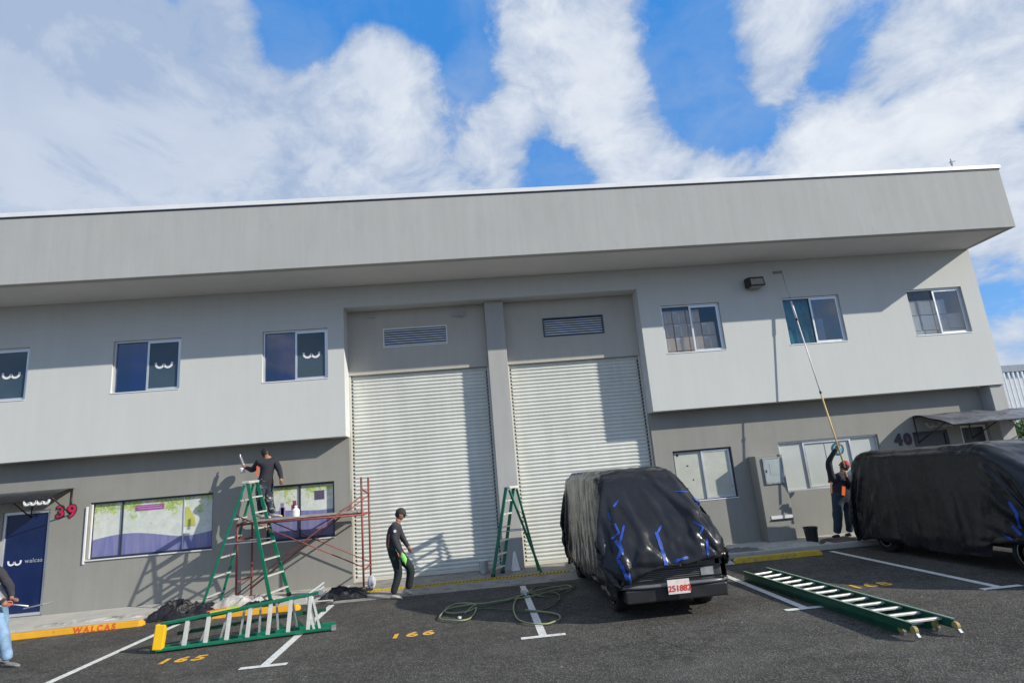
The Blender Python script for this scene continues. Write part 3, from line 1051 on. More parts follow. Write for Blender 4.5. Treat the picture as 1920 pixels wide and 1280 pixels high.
# lower left windows with printed film
y = YL
w = B.part('window', frame_mb(-8.527, -5.903, 1.083, 2.277, y + 0.06, y + 0.13, 0.035), M_dframe, label='wide window with a printed leaf and wave film', bevel=.003)
for (a, b_) in ((-8.49, -7.895), (-7.865, -6.575), (-6.555, -5.94)):
    B.part('pane', MB().box(a, b_, y + 0.10, y + 0.106, 1.12, 2.24), M_film, w)
B.part('mullion', MB().box(-7.895, -7.865, y + 0.075, y + 0.12, 1.118, 2.242), M_dframe, w)
B.part('mullion', MB().box(-6.575, -6.555, y + 0.085, y + 0.12, 1.118, 2.242), M_alu, w)
B.part('side_rail', MB().box(-8.60, -8.565, y - 0.03, y - 0.002, 1.0, 2.2), M_white, w)
B.part('side_rail', MB().box(-8.52, -8.49, y + 0.03, y + 0.055, 1.09, 2.24), M_white, w)
B.part('sill', MB().box(-8.55, -5.89, y - 0.03, y + 0.055, 1.055, 1.08), M_white, w)
M_pink = mat('pink_violet_print', (0.36, 0.10, 0.34), 0.2, var=0.2, vscale=9)
M_pinkl = mat('pale_pink_print', (0.55, 0.34, 0.50), 0.2)
M_dgprint = mat('dark_green_print', (0.06, 0.12, 0.04), 0.2)
M_yprint = mat('yellow_print', (0.52, 0.53, 0.13), 0.2, var=.1)
q = MB().box(-7.62, -7.0, y + 0.094, y + 0.099, 2.02, 2.14)
B.part('printed_banner', q, M_pink, w)
B.part('printed_banner', MB().box(-7.55, -7.05, y + .090, y + .093, 2.055, 2.07).box(-7.6, -7.1, y + .090, y + .093, 2.10, 2.112), M_pinkl, w)
q = MB()
q._add([(-6.54, y + .094, 1.60), (-6.30, y + .094, 1.60), (-6.33, y + .094, 1.78), (-6.46, y + .094, 2.02), (-6.54, y + .094, 2.02),
        (-6.54, y + .098, 1.60), (-6.30, y + .098, 1.60), (-6.33, y + .098, 1.78), (-6.46, y + .098, 2.02), (-6.54, y + .098, 2.02)],
       [(0, 1, 2, 3, 4), (5, 6, 7, 8, 9), (0, 1, 6, 5), (1, 2, 7, 6), (2, 3, 8, 7), (3, 4, 9, 8), (4, 0, 5, 9)])
B.part('printed_figure', q, M_yprint, w)
w = B.part('window', frame_mb(-4.737, -3.238, 1.103, 2.307, y + 0.06, y + 0.13, 0.04), M_dframe, label='film covered window behind the scaffold', bevel=.003)
for (a, b_) in ((-4.695, -4.045), (-4.005, -3.28)):
    B.part('pane', MB().box(a, b_, y + 0.10, y + 0.106, 1.145, 2.265), M_film, w)
B.part('mullion', MB().box(-4.045, -4.005, y + 0.075, y + 0.12, 1.143, 2.267), M_dframe, w)
M_sq = mat('violet_grey_print', (0.10, 0.08, 0.13), 0.3)
B.part('printed_square', MB().box(-3.70, -3.48, y + .094, y + .099, 1.93, 2.13), M_sq, w)
M_redp = mat('dark_red_print', (0.28, 0.05, 0.10), 0.3)
M_vio = mat('soft_violet_print', (0.30, 0.24, 0.42), 0.3)
q = MB().box(-4.18, -4.11, y + .094, y + .099, 1.55, 1.95)
q.box(-4.21, -4.08, y + .094, y + .099, 1.70, 1.86)
B.part('printed_figure', q, M_redp, w)
q = MB().box(-4.45, -4.38, y + .094, y + .099, 1.55, 1.92).box(-4.47, -4.35, y + .094, y + .099, 1.62, 1.82)
B.part('printed_figure', q, M_vio, w)
B.part('sill', MB().box(-4.74, -3.23, y - 0.02, y + 0.055, 1.075, 1.10), M_white, w)

# lower right windows
w = slider(4.69, 6.13, 1.14, 2.33, YL, M_creamfilm, M_creamfilm, dark=True, lab='cream papered window beside the left covered van')
q = MB()
for (sx, sz, ww, hh) in ((4.80, 2.20, .05, .06), (5.02, 1.95, .04, .03), (5.12, 1.62, .03, .03), (4.84, 1.55, .03, .05), (4.95, 1.42, .03, .04)):
    q.box(sx, sx + ww, YL + .093, YL + .097, sz, sz + hh)
B.part('sticker', q, M_dark, w)
w = B.part('window', frame_mb(7.303, 9.837, 1.163, 2.327, YL + 0.05, YL + 0.12, 0.035), M_alu, label='wide window with white blinds and a round emblem', bevel=.003)
for k, (a, b_) in enumerate(((7.34, 7.93), (8.0, 9.12), (9.18, 9.80))):
    B.part('pane', MB().box(a, b_, YL + 0.09, YL + 0.096, 1.20, 2.29), M_whitefilm, w)
B.part('sash', frame_mb(7.93, 9.16, 1.20, 2.29, YL + 0.055, YL + 0.085, 0.045), M_alu, w, bevel=.003)
B.part('mullion', MB().box(8.50, 8.515, YL + 0.082, YL + 0.089, 1.25, 2.24), M_cab, w)
M_emb = mat('teal_emblem', (0.02, 0.10, 0.14), 0.3)
q = MB().lathe((8.82, YL + 0.086, 2.06), [(0.155, 0), (0.155, -0.004)], 28, 'y')
e = B.part('emblem', q, M_emb, w)
q = MB().lathe((8.82, YL + 0.080, 2.06), [(0.115, 0), (0.115, -0.003)], 28, 'y')
e2 = B.part('emblem', q, mat('emblem_sea_blue', (0.12, 0.36, 0.42), .3, var=.3, vscale=12), w)
q = MB()
q.ribbon([(8.75, 2.01), (8.79, 2.05), (8.79, 2.12), (8.84, 2.07), (8.90, 2.10)], 0.035, YL + .070, YL + .075)
B.part('emblem', q, M_flash, w)

# doors
d = B.part('door', frame_mb(-10.347, -9.363, 0.06, 2.217, YL + 0.03, YL + 0.11, 0.06), M_alu, label='navy glass door with white lettering', bevel=.004)
B.part('door_leaf', MB().box(-10.285, -9.425, YL + 0.06, YL + 0.10, 0.12, 2.155), M_navydoor, d)
q = MB()
W_logo(q, -10.05, 1.17, 0.26, YL + 0.050, YL + 0.056)
B.part('logo', q, M_flash, d)
text_part(B, 'lettering', 'walcas', 0.125, (-9.66, YL + 0.056, 1.135), M_alu, d, spacing=1.12, extrude=0.002)
for (n_, ch, x0) in ((0, '3', -9.14), (1, '9', -8.90)):
    f = text_part(B, 'house_number', ch, 0.36, (x0, YL - 0.012, 2.02), M_navy, extrude=0.010, bold=0.022)
    text_part(B, 'number_face', ch, 0.36, (x0, YL - 0.024, 2.02), M_red39, f, extrude=0.003, bold=0.006)
for (ch, x0) in (('4', 10.34), ('0', 10.58)):
    f = text_part(B, 'house_number', ch, 0.36, (x0, YL - 0.012, 2.03), M_navy, extrude=0.010, bold=0.022)
d = B.part('door', frame_mb(10.743, 11.657, 0.14, 2.297, YL + 0.03, YL + 0.11, 0.06), M_dframe, label='dark door in the shade of the awning', bevel=.004)
B.part('door_leaf', MB().box(10.805, 11.595, YL + 0.06, YL + 0.10, 0.2, 2.235), mat('charcoal_door', (0.05, 0.055, 0.065), 0.35), d)
d = B.part('door', frame_mb(12.003, 12.697, 0.14, 2.357, YL + 0.03, YL + 0.11, 0.05), M_white, label='dark door with a pale post beside the pier', bevel=.004)
B.part('door_leaf', MB().box(12.055, 12.645, YL + 0.06, YL + 0.10, 0.19, 2.30), MATS['charcoal_door'], d)
# electrical cabinet: masonry stub with a steel door
cb = B.part('electrical_cabinet', MB().box(6.50, 7.16, 0.02, YL - .001, 0.12, 2.05), M_lower, label='rendered masonry cabinet with a grey steel door', bevel=.012)
B.part('cabinet_door', MB().box(6.68, 7.10, -0.005, 0.018, 1.42, 1.96), M_cab, cb, bevel=.004)
B.part('door_edge', frame_mb(6.655, 7.125, 1.395, 1.985, -0.012, 0.019, 0.022), M_steel, cb)
B.part('notice', MB().box(6.80, 7.0, -0.009, -0.0055, 1.60, 1.86), mat('notice_paper', (0.36, 0.42, 0.42), .6), cb)
B.part('latch', MB().box(6.695, 6.715, -0.02, -0.0055, 1.66, 1.72), M_black, cb)
B.part('slot_cover', MB().box(6.64, 7.15, 0.008, 0.019, 0.62, 0.69), M_white, cb)
B.part('slot_edge', MB().box(6.64, 7.15, -0.012, 0.019, 0.595, 0.617), M_dframe, cb)


# awnings ------------------------------------------------------------
def awning(x0, x1, z_wall, drop, out, mcover, lab, scallop_side, sag=0.0, valance=True):
    def f(u, v):
        yy = YL - 0.01 - out * v
        zz = z_wall - drop * v ** 1.6 + sag * noise.noise(Vector((u * 5, v * 3, x0)))
        return (x0 + (x1 - x0) * u, yy, zz)
    q = MB()
    q.grid(f, 40, 14)
    q.grid(lambda u, v: (f(u, v)[0], f(u, v)[1], f(u, v)[2] - 0.012), 40, 14)
    a = B.part('awning', q, mcover, label=lab, smooth=True)
    for xx in (x0 + 0.05, (x0 + x1) / 2, x1 - 0.05):
        q = MB()
        q.tube([Vector(f((xx - x0) / (x1 - x0), k / 8)) + Vector((0, 0, -0.035)) for k in range(9)], 0.015, 6)
        q.tube([(xx, YL - 0.005, z_wall - drop - 0.35), Vector(f((xx - x0) / (x1 - x0), 0.8)) + Vector((0, 0, -0.04))], 0.014, 6)
        q.tube([(xx, YL - 0.012, z_wall - drop - 0.38), (xx, YL - 0.012, z_wall - 0.04)], 0.014, 6)
        B.part('bracket', q, M_black, a, smooth=True)
    B.part('front_bar', MB().tube([Vector(f(0, 1)) + Vector((0, 0, -.02)), Vector(f(1, 1)) + Vector((0, 0, -.02))], 0.016, 6), M_black, a)
    return a, f


aw, f39 = awning(-10.62, -8.88, 2.64, 0.22, 0.80, M_awn, 'dark translucent awning over the navy door', 1)
# white scalloped sign letters hanging under the awning edge
q = MB()
for k in range(2):
    cx = -9.24 + k * 0.25
    W_logo(q, cx, 2.38, 0.24, -0.44, -0.41)
B.part('sign_letter', q, M_flash, aw)
B.part('sign_backing', MB().box(-9.38, -8.90, -0.405, -0.395, 2.30, 2.40), mat('pale_sign_backing', (0.45, 0.44, 0.38), 0.6), aw)
aw, f40 = awning(10.80, 13.7, 2.69, 0.30, 1.20, M_gtarp, 'awning covered with wrinkled grey plastic at the corner doors', 1, sag=0.045)
q = MB()
for k in range(2):
    W_logo(q, 11.02 + k * 0.36, 2.45, 0.34, -0.02, 0.01)
B.part('sign_letter', q, M_steel, aw)

# floodlight on the upper wall (a thing of its own)
fl = Thing('floodlight', 'black wall floodlight high between two upper windows', 'floodlight', (7.2, 0, 6.2))
q = MB()
q._add([(6.98, -0.02, 6.12), (7.38, -0.02, 6.12), (7.38, -0.30, 6.10), (6.98, -0.30, 6.10),
        (6.98, -0.02, 6.36), (7.38, -0.02, 6.36), (7.38, -0.26, 6.34), (6.98, -0.26, 6.34)],
       [(3, 2, 1, 0), (4, 5, 6, 7), (0, 1, 5, 4), (1, 2, 6, 5), (2, 3, 7, 6), (3, 0, 4, 7)])
fl.part('housing', q, M_black, bevel=0.02)
fl.part('lens', MB().box(7.03, 7.33, -0.27, -0.06, 6.085, 6.105), mat('dusty_lens', (0.30, 0.27, 0.24), 0.3))
fl.part('lens', MB()._add([(7.02, -0.306, 6.13), (7.34, -0.306, 6.13), (7.34, -0.283, 6.29), (7.02, -0.283, 6.29)], [(0, 1, 2, 3)]), MATS['dusty_lens'], fix=False)
fl.part('wall_plate', MB().box(7.06, 7.30, -0.02, 0.0, 6.14, 6.32), M_black)
an = Thing('antenna', 'thin antenna mast on the roof near the parapet corner', 'antenna', (12.35, -1.0, 8.17))
an.part('mast', MB().tube([(12.35, -1.0, 8.07), (12.35, -1.0, 8.86)], 0.014, 6), M_steel)
an.part('crossarm', MB().tube([(12.30, -1.0, 8.76), (12.46, -1.0, 8.80)], 0.012, 6).tube([(12.35, -1.0, 8.70), (12.35, -1.0, 8.80)], 0.028, 6), M_steel)


# ------------------------------------------------------------------ ladders
def rail_dir(p, q):
    return (Vector(q) - Vector(p)).normalized()


def lerp(a, b_, t):
    return Vector(a) * (1 - t) + Vector(b_) * t


def step_ladder(label, apexL, apexR, fL, fR, bL, bR, nsteps, back_steps=0, m=None, w=0.07, cap=M_rung, group='green step ladders', feet=True):
    """apexL/R: top of the two rails; fL,fR front feet; bL,bR back feet"""
    base = (Vector(fL) + Vector(fR) + Vector(bL) + Vector(bR)) / 4
    base.z = min(fL[2], bL[2])
    t = Thing('step_ladder', label, 'ladder', base, group)
    m = m or M_green
    cen = (Vector(apexL) + Vector(apexR)) / 2
    for (a, b_) in ((apexL, fL), (apexR, fR)):
        up = (Vector(apexL) - Vector(apexR)).normalized()
        t.part('rail', MB().beam(a, b_, w, 0.03, up), m, bevel=.004)
        if feet:
            d = rail_dir(b_, a)
            t.part('rubber_foot', MB().beam(Vector(b_) - d * 0.0, Vector(b_) + d * 0.07, w * 1.2, 0.042, up), M_black)
    off = (Vector(bL) - Vector(fL)).normalized() * 0.09
    for (a, b_) in ((apexL, bL), (apexR, bR)):
        up = (Vector(apexL) - Vector(apexR)).normalized()
        t.part('rear_rail', MB().beam(Vector(a) + off * .7 - Vector((0, 0, .05)), b_, w * 0.7, 0.026, up), m, bevel=.004)
    for k in range(1, nsteps + 1):
        s = k / (nsteps + 0.6)
        p, q = lerp(apexL, fL, s), lerp(apexR, fR, s)
        n_ = rail_dir(apexL, fL).cross((Vector(apexR) - Vector(apexL)).normalized())
        t.part('step', MB().beam(p, q, w * 1.15, 0.028, (0, 0, 1)), M_rung, bevel=.003)
    for k in range(1, back_steps + 1):
        s = k / (back_steps + 0.6)
        p, q = lerp(apexL, bL, s), lerp(apexR, bR, s)
        t.part('rear_step', MB().beam(p, q, w, 0.026, (0, 0, 1)), M_rung, bevel=.003)
    if not back_steps:
        for s in (0.3, 0.55, 0.8):
            t.part('rear_brace', MB().beam(lerp(apexL, bL, s), lerp(apexR, bR, s), 0.02, 0.02), M_rung)
    t.part('top_cap', MB().beam(Vector(apexL) + (Vector(apexL) - Vector(apexR)).normalized() * .03 + off * .35, Vector(apexR) - (Vector(apexL) - Vector(apexR)).normalized() * .03 + off * .35, 0.16, 0.05), cap, bevel=.01)
    # spreader bars
    for (A, F_, R_) in ((apexL, fL, bL), (apexR, fR, bR)):
        t.part('spreader', MB().beam(lerp(A, F_, 0.5), lerp(A, R_, 0.5), 0.012, 0.02), M_steel)
    return t


# tall double-sided ladder under the overhang
step_ladder('tall green double-sided step ladder standing beside the scaffold', (-4.70, -0.86, 2.40), (-4.66, -0.46, 2.42), (-4.17, -0.98, 0.05), (-4.03, -0.28, 0.05),
            (-5.50, -0.98, 0.05), (-5.44, -0.22, 0.05), 7, 6)
# ladder at the central pillar
step_ladder('green step ladder standing open against the central pillar', (0.62, -0.60, 1.84), (0.80, -0.34, 1.84), (0.20, -0.55, 0.05), (0.42, -0.12, 0.05),
            (1.22, -0.58, 0.05), (1.20, -0.20, 0.05), 6, 0, m=M_green)


# folded ladder lying on its side in front: rails stacked vertically, rungs upright
def lying_ladder():
    A0, A1 = atZ(293, 1220, 0.03), atZ(622, 1178, 0.03)
    A0.z = A1.z = 0.045
    t = Thing('step_ladder', 'green step ladder with yellow cap lying on its side across the parking bays', 'ladder', (A0 + A1) / 2 - Vector((0, 0, .045)), 'green step ladders')
    B0, B1 = A0 + Vector((0.05, 0.02, 0.34)), A1 + Vector((-0.19, 0.02, 0.52))
    d = rail_dir(A0, A1)
    n_ = Vector((-d.y, d.x, 0))
    t.part('rail', MB().beam(A0, A1, 0.09, 0.035), M_green, bevel=.004)
    t.part('rail', MB().beam(B0, B1, 0.09, 0.035), M_green, bevel=.004)
    for k in range(7):
        s = 0.15 + k * 0.118
        p = lerp(A0, A1, s)
        q = lerp(B0, B1, min(1.0, (p.x + 0.035 - B0.x) / (B1.x - B0.x)))
        t.part('step', MB().beam(p + Vector((0, 0, .018)), q - Vector((0, 0, .018)), 0.06, 0.052, d), M_rung, bevel=.003)
    t.part('top_cap', MB().beam(A0 + d * 0.02, B0 + d * 0.0, 0.10, 0.14, d), M_ylwcap, bevel=.015)
    # rear frame folded against it
    C0, C1 = A0 + n_ * 0.13 - d * 0.12, A1 + n_ * 0.30 + d * 0.02
    D0, D1 = B0 + n_ * 0.13, B1 + n_ * 0.30 - d * 0.08
    t.part('rear_rail', MB().beam(C0, C1, 0.06, 0.05), M_green, bevel=.004)
    E0, E1 = C0 + n_ * .16 + d * .3 + Vector((0, 0, .14)), C1 + n_ * .12 - d * .15 + Vector((0, 0, .20))
    t.part('middle_rail', MB().beam(E0, E1, 0.06, 0.05), M_green2, bevel=.004)
    t.part('rear_rail', MB().beam(D0 - Vector((0, 0, .05)), D1 - Vector((0, 0, .06)), 0.05, 0.03), M_green2, bevel=.004)
    for k in range(8):
        s = 0.15 + k * 0.105
        p, q = lerp(C0, C1, s), lerp(D0, D1, s)
        t.part('rear_brace', MB().beam(p, q + d * 0.10, 0.02, 0.03, d), M_steel)
        t.part('gusset', MB()._add([p, p + d * 0.13, p + d * .02 + Vector((0, 0, .13))], [(0, 1, 2)]), M_green2, fix=False)
    # end braces at the foot
    for k, s in enumerate((0.895, 0.93)):
        p, q = lerp(A0, A1, s), lerp(B0, B1, s + 0.02)
        t.part('foot_brace', MB().beam(p, q, 0.03, 0.03, d), M_rung)
    for k in range(3):
        p = lerp(B0, B1, 0.93 + .0 * k) + Vector((0, 0, -0.06 * k))
        t.part('foot_brace', MB().beam(p, p + d * 0.22 + Vector((0, 0, 0.13)) + n_ * .1, 0.025, 0.02, d), M_rung)
    t.part('rubber_foot', MB().beam(A1, A1 + d * 0.06, 0.10, 0.06), M_steel)
    t.part('rubber_foot', MB().beam(B1, B1 + d * 0.06, 0.10, 0.06), M_steel)
    # warning sticker
    p, q = lerp(B0, B1, 0.30), lerp(B0, B1, 0.48)
    t.part('sticker', MB().beam(p + Vector((0, 0, .03)) + n_ * .0, q + Vector((0, 0, .03)), 0.092, 0.02), mat('lime_sticker', (0.55, 0.60, 0.05), 0.5))
    t.part('sticker', MB().beam(lerp(B0, B1, 0.28) + Vector((0, 0, .045)), lerp(B0, B1, 0.40) + Vector((0, 0, .045)), 0.08, 0.008), M_orange)


lying_ladder()


# extension ladder lying flat on the right
def ext_ladder():
    a, b_ = atZ(1718, 1199), atZ(1795, 1193)
    c_, d_ = atZ(1396, 1090), atZ(1436, 1079)
    t = Thing('extension_ladder', 'long green extension ladder lying flat beside the right parking line', 'ladder', (a + b_ + c_ + d_) / 4)
    L0, L1 = Vector((a.x - .01, a.y, .0)), Vector((c_.x + .02, c_.y, 0))
    R0, R1 = Vector((a.x + .46, a.y + .0, 0)), Vector((c_.x + .48, c_.y + .12, 0))
    up = Vector((0, 0, 1))
    for (p, q, s) in ((L0, L1, 1), (R0, R1, -1)):
        mb = MB()
        mb.channel(p + up * 0.12, q + up * 0.12, 0.03, 0.09, 0.008, up, s)
        t.part('rail', mb, M_green2)
        mb = MB()
        o = (R0 - L0).normalized() * (0.035 * s)
        dd = rail_dir(p, q)
        mb.channel(p + o + up * 0.045 + dd * 0.28, q + o + up * 0.045 + dd * 0.1, 0.03, 0.085, 0.008, up, s)
        t.part('lower_rail', mb, M_green2)
        t.part('rail_edge', MB().beam(p + up * 0.168, q + up * 0.168, 0.034, 0.004), mat('pale_green_edge', (0.22, 0.33, 0.25), 0.4))
        for (zz, oo) in ((0.10, 0.0), (0.06, 0.25)):
            fp = p + o * (1 if oo else 0) + dd * (oo - .02)
            t.part('foot', MB().lathe(fp + up * zz - (R0 - L0).normalized() * .018, [(0.042, 0), (0.042, 0.036)], 14, 'x'), mat('yellowed_foot', (0.34, 0.27, 0.10), .6), smooth=False)
            t.part('foot_plate', MB().beam(fp + up * (zz - .02), fp - dd * .045 + up * (max(zz - .07, .02)), 0.03, 0.045), M_steel)
    n = 13
    for k in range(n):
        s = 0.045 + k * 0.0745
        p, q = lerp(L0, L1, s) + up * 0.135, lerp(R0, R1, s) + up * 0.135
        t.part('rung', MB().beam(p, q, 0.045, 0.03), M_rung, bevel=.008)
    for k in range(9):
        s = 0.10 + k * 0.10
        ox_ = (R0 - L0).normalized() * 0.05
        p, q = lerp(L0, L1, s) + up * 0.045 + ox_, lerp(R0, R1, s) + up * 0.045 - ox_
        t.part('lower_rung', MB().tube([p, q], 0.018, 8), M_rung, smooth=True)


ext_ladder()


# ------------------------------------------------------------------ scaffold
def scaffold():
    xl, xr = -4.98, -2.44
    yf, yb = -0.62, 0.22
    t = Thing('scaffold', 'red oxide tube scaffold frame at the left edge of the shutter', 'scaffold', ((xl + xr) / 2, (yf + yb) / 2, 0.05))
    R = 0.022

    def end_frame(x, zt, zd):
        mb = MB()
        return mb
    for (x, zt, nm) in ((xr, 2.32, 'r'), (xl, 1.62, 'l')):
        for yy in (yf, yb):
            zz = zt if yy == yf else zt - (0.0 if nm == 'l' else 0.0)
            t.part('upright', MB().tube([(x, yy, 0.05), (x, yy, zz)], R, 8), M_rust, smooth=True)
            t.part('base_plate', MB().box(x - .06, x + .06, yy - .06, yy + .06, 0.05, 0.06), M_rust)
        for z in ((0.45, 1.55) if nm == 'r' else (0.45, 1.25, 1.55)):
            t.part('frame_bar', MB().tube([(x, yf, z), (x, yb, z)], R * 0.9, 8), M_rust, smooth=True)
        if nm == 'r':
            t.part('frame_bar', MB().tube([(x, yf, 2.12), (x, yf + .12, 2.05), (x, yb - .05, 1.98), (x, yb, 1.9)], R * 0.9, 8), M_rust, smooth=True)
    for yy in (yf, yb):
        t.part('ledger', MB().tube([(xl, yy, 1.57), (xr + .05, yy, 1.55)], R, 8), M_rust, smooth=True)
        t.part('cross_brace', MB().tube([(xl, yy - .03, 0.20), (xr, yy - .03, 1.93)], 0.013, 6), M_rust, smooth=True)
        t.part('cross_brace', MB().tube([(xl, yy - .055, 1.75), (xr, yy - .055, 0.52)], 0.013, 6), M_rust, smooth=True)
    for k, yy in enumerate((-0.585, -0.33, -0.075)):
        t.part('plank', MB().box(xl + 0.03, xr - 0.10 - 0.13 * (k % 2), yy, yy + 0.245, 1.592, 1.625), mat('grey_plank', (0.33, 0.29, 0.26), .85, var=.25, vscale=9), bevel=.005)


scaffold()


# ------------------------------------------------------------------ wrapped vans
from mathutils.bvhtree import BVHTree


def hull_collider(x0, x1, yf, yr, ztop, zh, wslope, tum=(.08, .08)):
    bm = bmesh.new()
    prof = [(yf + .02, 0.30), (yf, zh - .18), (yf + .10, zh), (yf + wslope, ztop - .10), (yf + wslope + .25, ztop - .015), (yr - .25, ztop - .01), (yr - .04, ztop - .18), (yr, 0.30)]
    n = len(prof)
    a = [bm.verts.new((x0 + tum[0] * max(0, (z - .9)), y, z)) for y, z in prof]
    b_ = [bm.verts.new((x1 - tum[1] * max(0, (z - .9)), y, z)) for y, z in prof]
    bm.faces.new(a)
    bm.faces.new(b_[::-1])
    for i in range(n):
        bm.faces.new((a[i], b_[i], b_[(i + 1) % n], a[(i + 1) % n]))
    bmesh.ops.recalc_face_normals(bm, faces=bm.faces)
    bmesh.ops.bevel(bm, geom=bm.edges[:], offset=.08, segments=2, affect='EDGES')
    bmesh.ops.triangulate(bm, faces=bm.faces)
    me = bpy.data.meshes.new('hull')
    bm.to_mesh(me)
    bm.free()
    o = bpy.data.objects.new('hull', me)
    COL.objects.link(o)
    o.modifiers.new('collision', 'COLLISION')
    o.collision.thickness_outer = .015
    o.collision.cloth_friction = 6
    o.collision.damping = .3
    return o


def drape_sheet(x0, x1, yf, yr, ztop, zh, wslope, hem, over, step, frames, seed, slack=0.012, tum=(.08, .08)):
    """let a real sheet fall over the van and draw its hem in, as tape would"""
    hull = hull_collider(x0, x1, yf, yr, ztop, zh, wslope, tum)
    sx, fy, ry = over
    X0, X1, Y0, Y1 = x0 - sx, x1 + sx, yf - fy, yr + ry
    nx, ny = int((X1 - X0) / step), int((Y1 - Y0) / step)
    cr = 1.50                       # corner cut radius of the sheet
    idx, vs, fs = {}, [], []

    def inside(x, y):
        ax = max(0, X0 + cr - x, x - (X1 - cr))
        ay = max(0, Y0 + cr - y, y - (Y1 - cr))
        return ax * ax + ay * ay <= cr * cr if (ax > 0 and ay > 0) else True
    for j in range(ny + 1):
        for i in range(nx + 1):
            x, y = X0 + (X1 - X0) * i / nx, Y0 + (Y1 - Y0) * j / ny
            if inside(x, y):
                idx[i, j] = len(vs)
                vs.append((x, y, ztop + .06 + .02 * noise.noise(Vector((x * 2.5, y * 2.5, seed))) + .008 * noise.noise(Vector((x * 8, y * 8, seed)))))
    for j in range(ny):
        for i in range(nx):
            q = [(i, j), (i + 1, j), (i + 1, j + 1), (i, j + 1)]
            if all(k in idx for k in q):
                fs.append([idx[k] for k in q])
    cnt = {}
    for f in fs:
        for a in range(4):
            e = tuple(sorted((f[a], f[(a + 1) % 4])))
            cnt[e] = cnt.get(e, 0) + 1
    rim = sorted({v for e, c in cnt.items() if c == 1 for v in e})
    me = bpy.data.meshes.new('sheet')
    me.from_pydata(vs, [], fs)
    o = bpy.data.objects.new('sheet', me)
    COL.objects.link(o)
    o.shape_key_add(name='Basis')
    k = o.shape_key_add(name='wrap')
    for v in rim:
        x, y, z = vs[v]
        tx = min(max(x, x0 - slack), x1 + slack)
        ty = min(max(y, yf - slack), yr + slack)
        w = noise.noise(Vector((x * 2.2, y * 2.2, seed + 3)))
        k.data[v].co = (tx + .02 * w, ty + .02 * w, hem(tx, ty) + .04 * w)
    vg = o.vertex_groups.new(name='pin')
    vg.add(rim, 1.0, 'REPLACE')
    n_move = int(frames * 0.62)
    for fr, val in ((1, 0.0), (4, 0.0), (n_move, 1.0)):
        k.value = val
        k.keyframe_insert('value', frame=fr)
    c = o.modifiers.new('cloth', 'CLOTH')
    s = c.settings
    s.quality = 6
    s.mass = .12
    s.tension_stiffness = s.compression_stiffness = 22
    s.shear_stiffness = 8
    s.bending_stiffness = .06
    s.tension_damping = s.compression_damping = 8
    s.shear_damping = 6
    s.air_damping = 2
    s.vertex_group_mass = 'pin'
    s.pin_stiffness = 1
    c.collision_settings.distance_min = .012
    c.collision_settings.collision_quality = 2
    c.point_cache.frame_start = 1
    c.point_cache.frame_end = frames
    for f in range(1, frames + 1):
        scene.frame_set(f)
    dg = bpy.context.evaluated_depsgraph_get()
    m2 = bpy.data.meshes.new_from_object(o.evaluated_get(dg))
    bpy.data.objects.remove(o)
    bpy.data.objects.remove(hull)
    scene.frame_set(1)
    zz = [v.co.z for v in m2.vertices]
    if min(zz) < -0.2 or max(zz) > ztop + .4:
        raise RuntimeError('sheet escaped')
    return m2


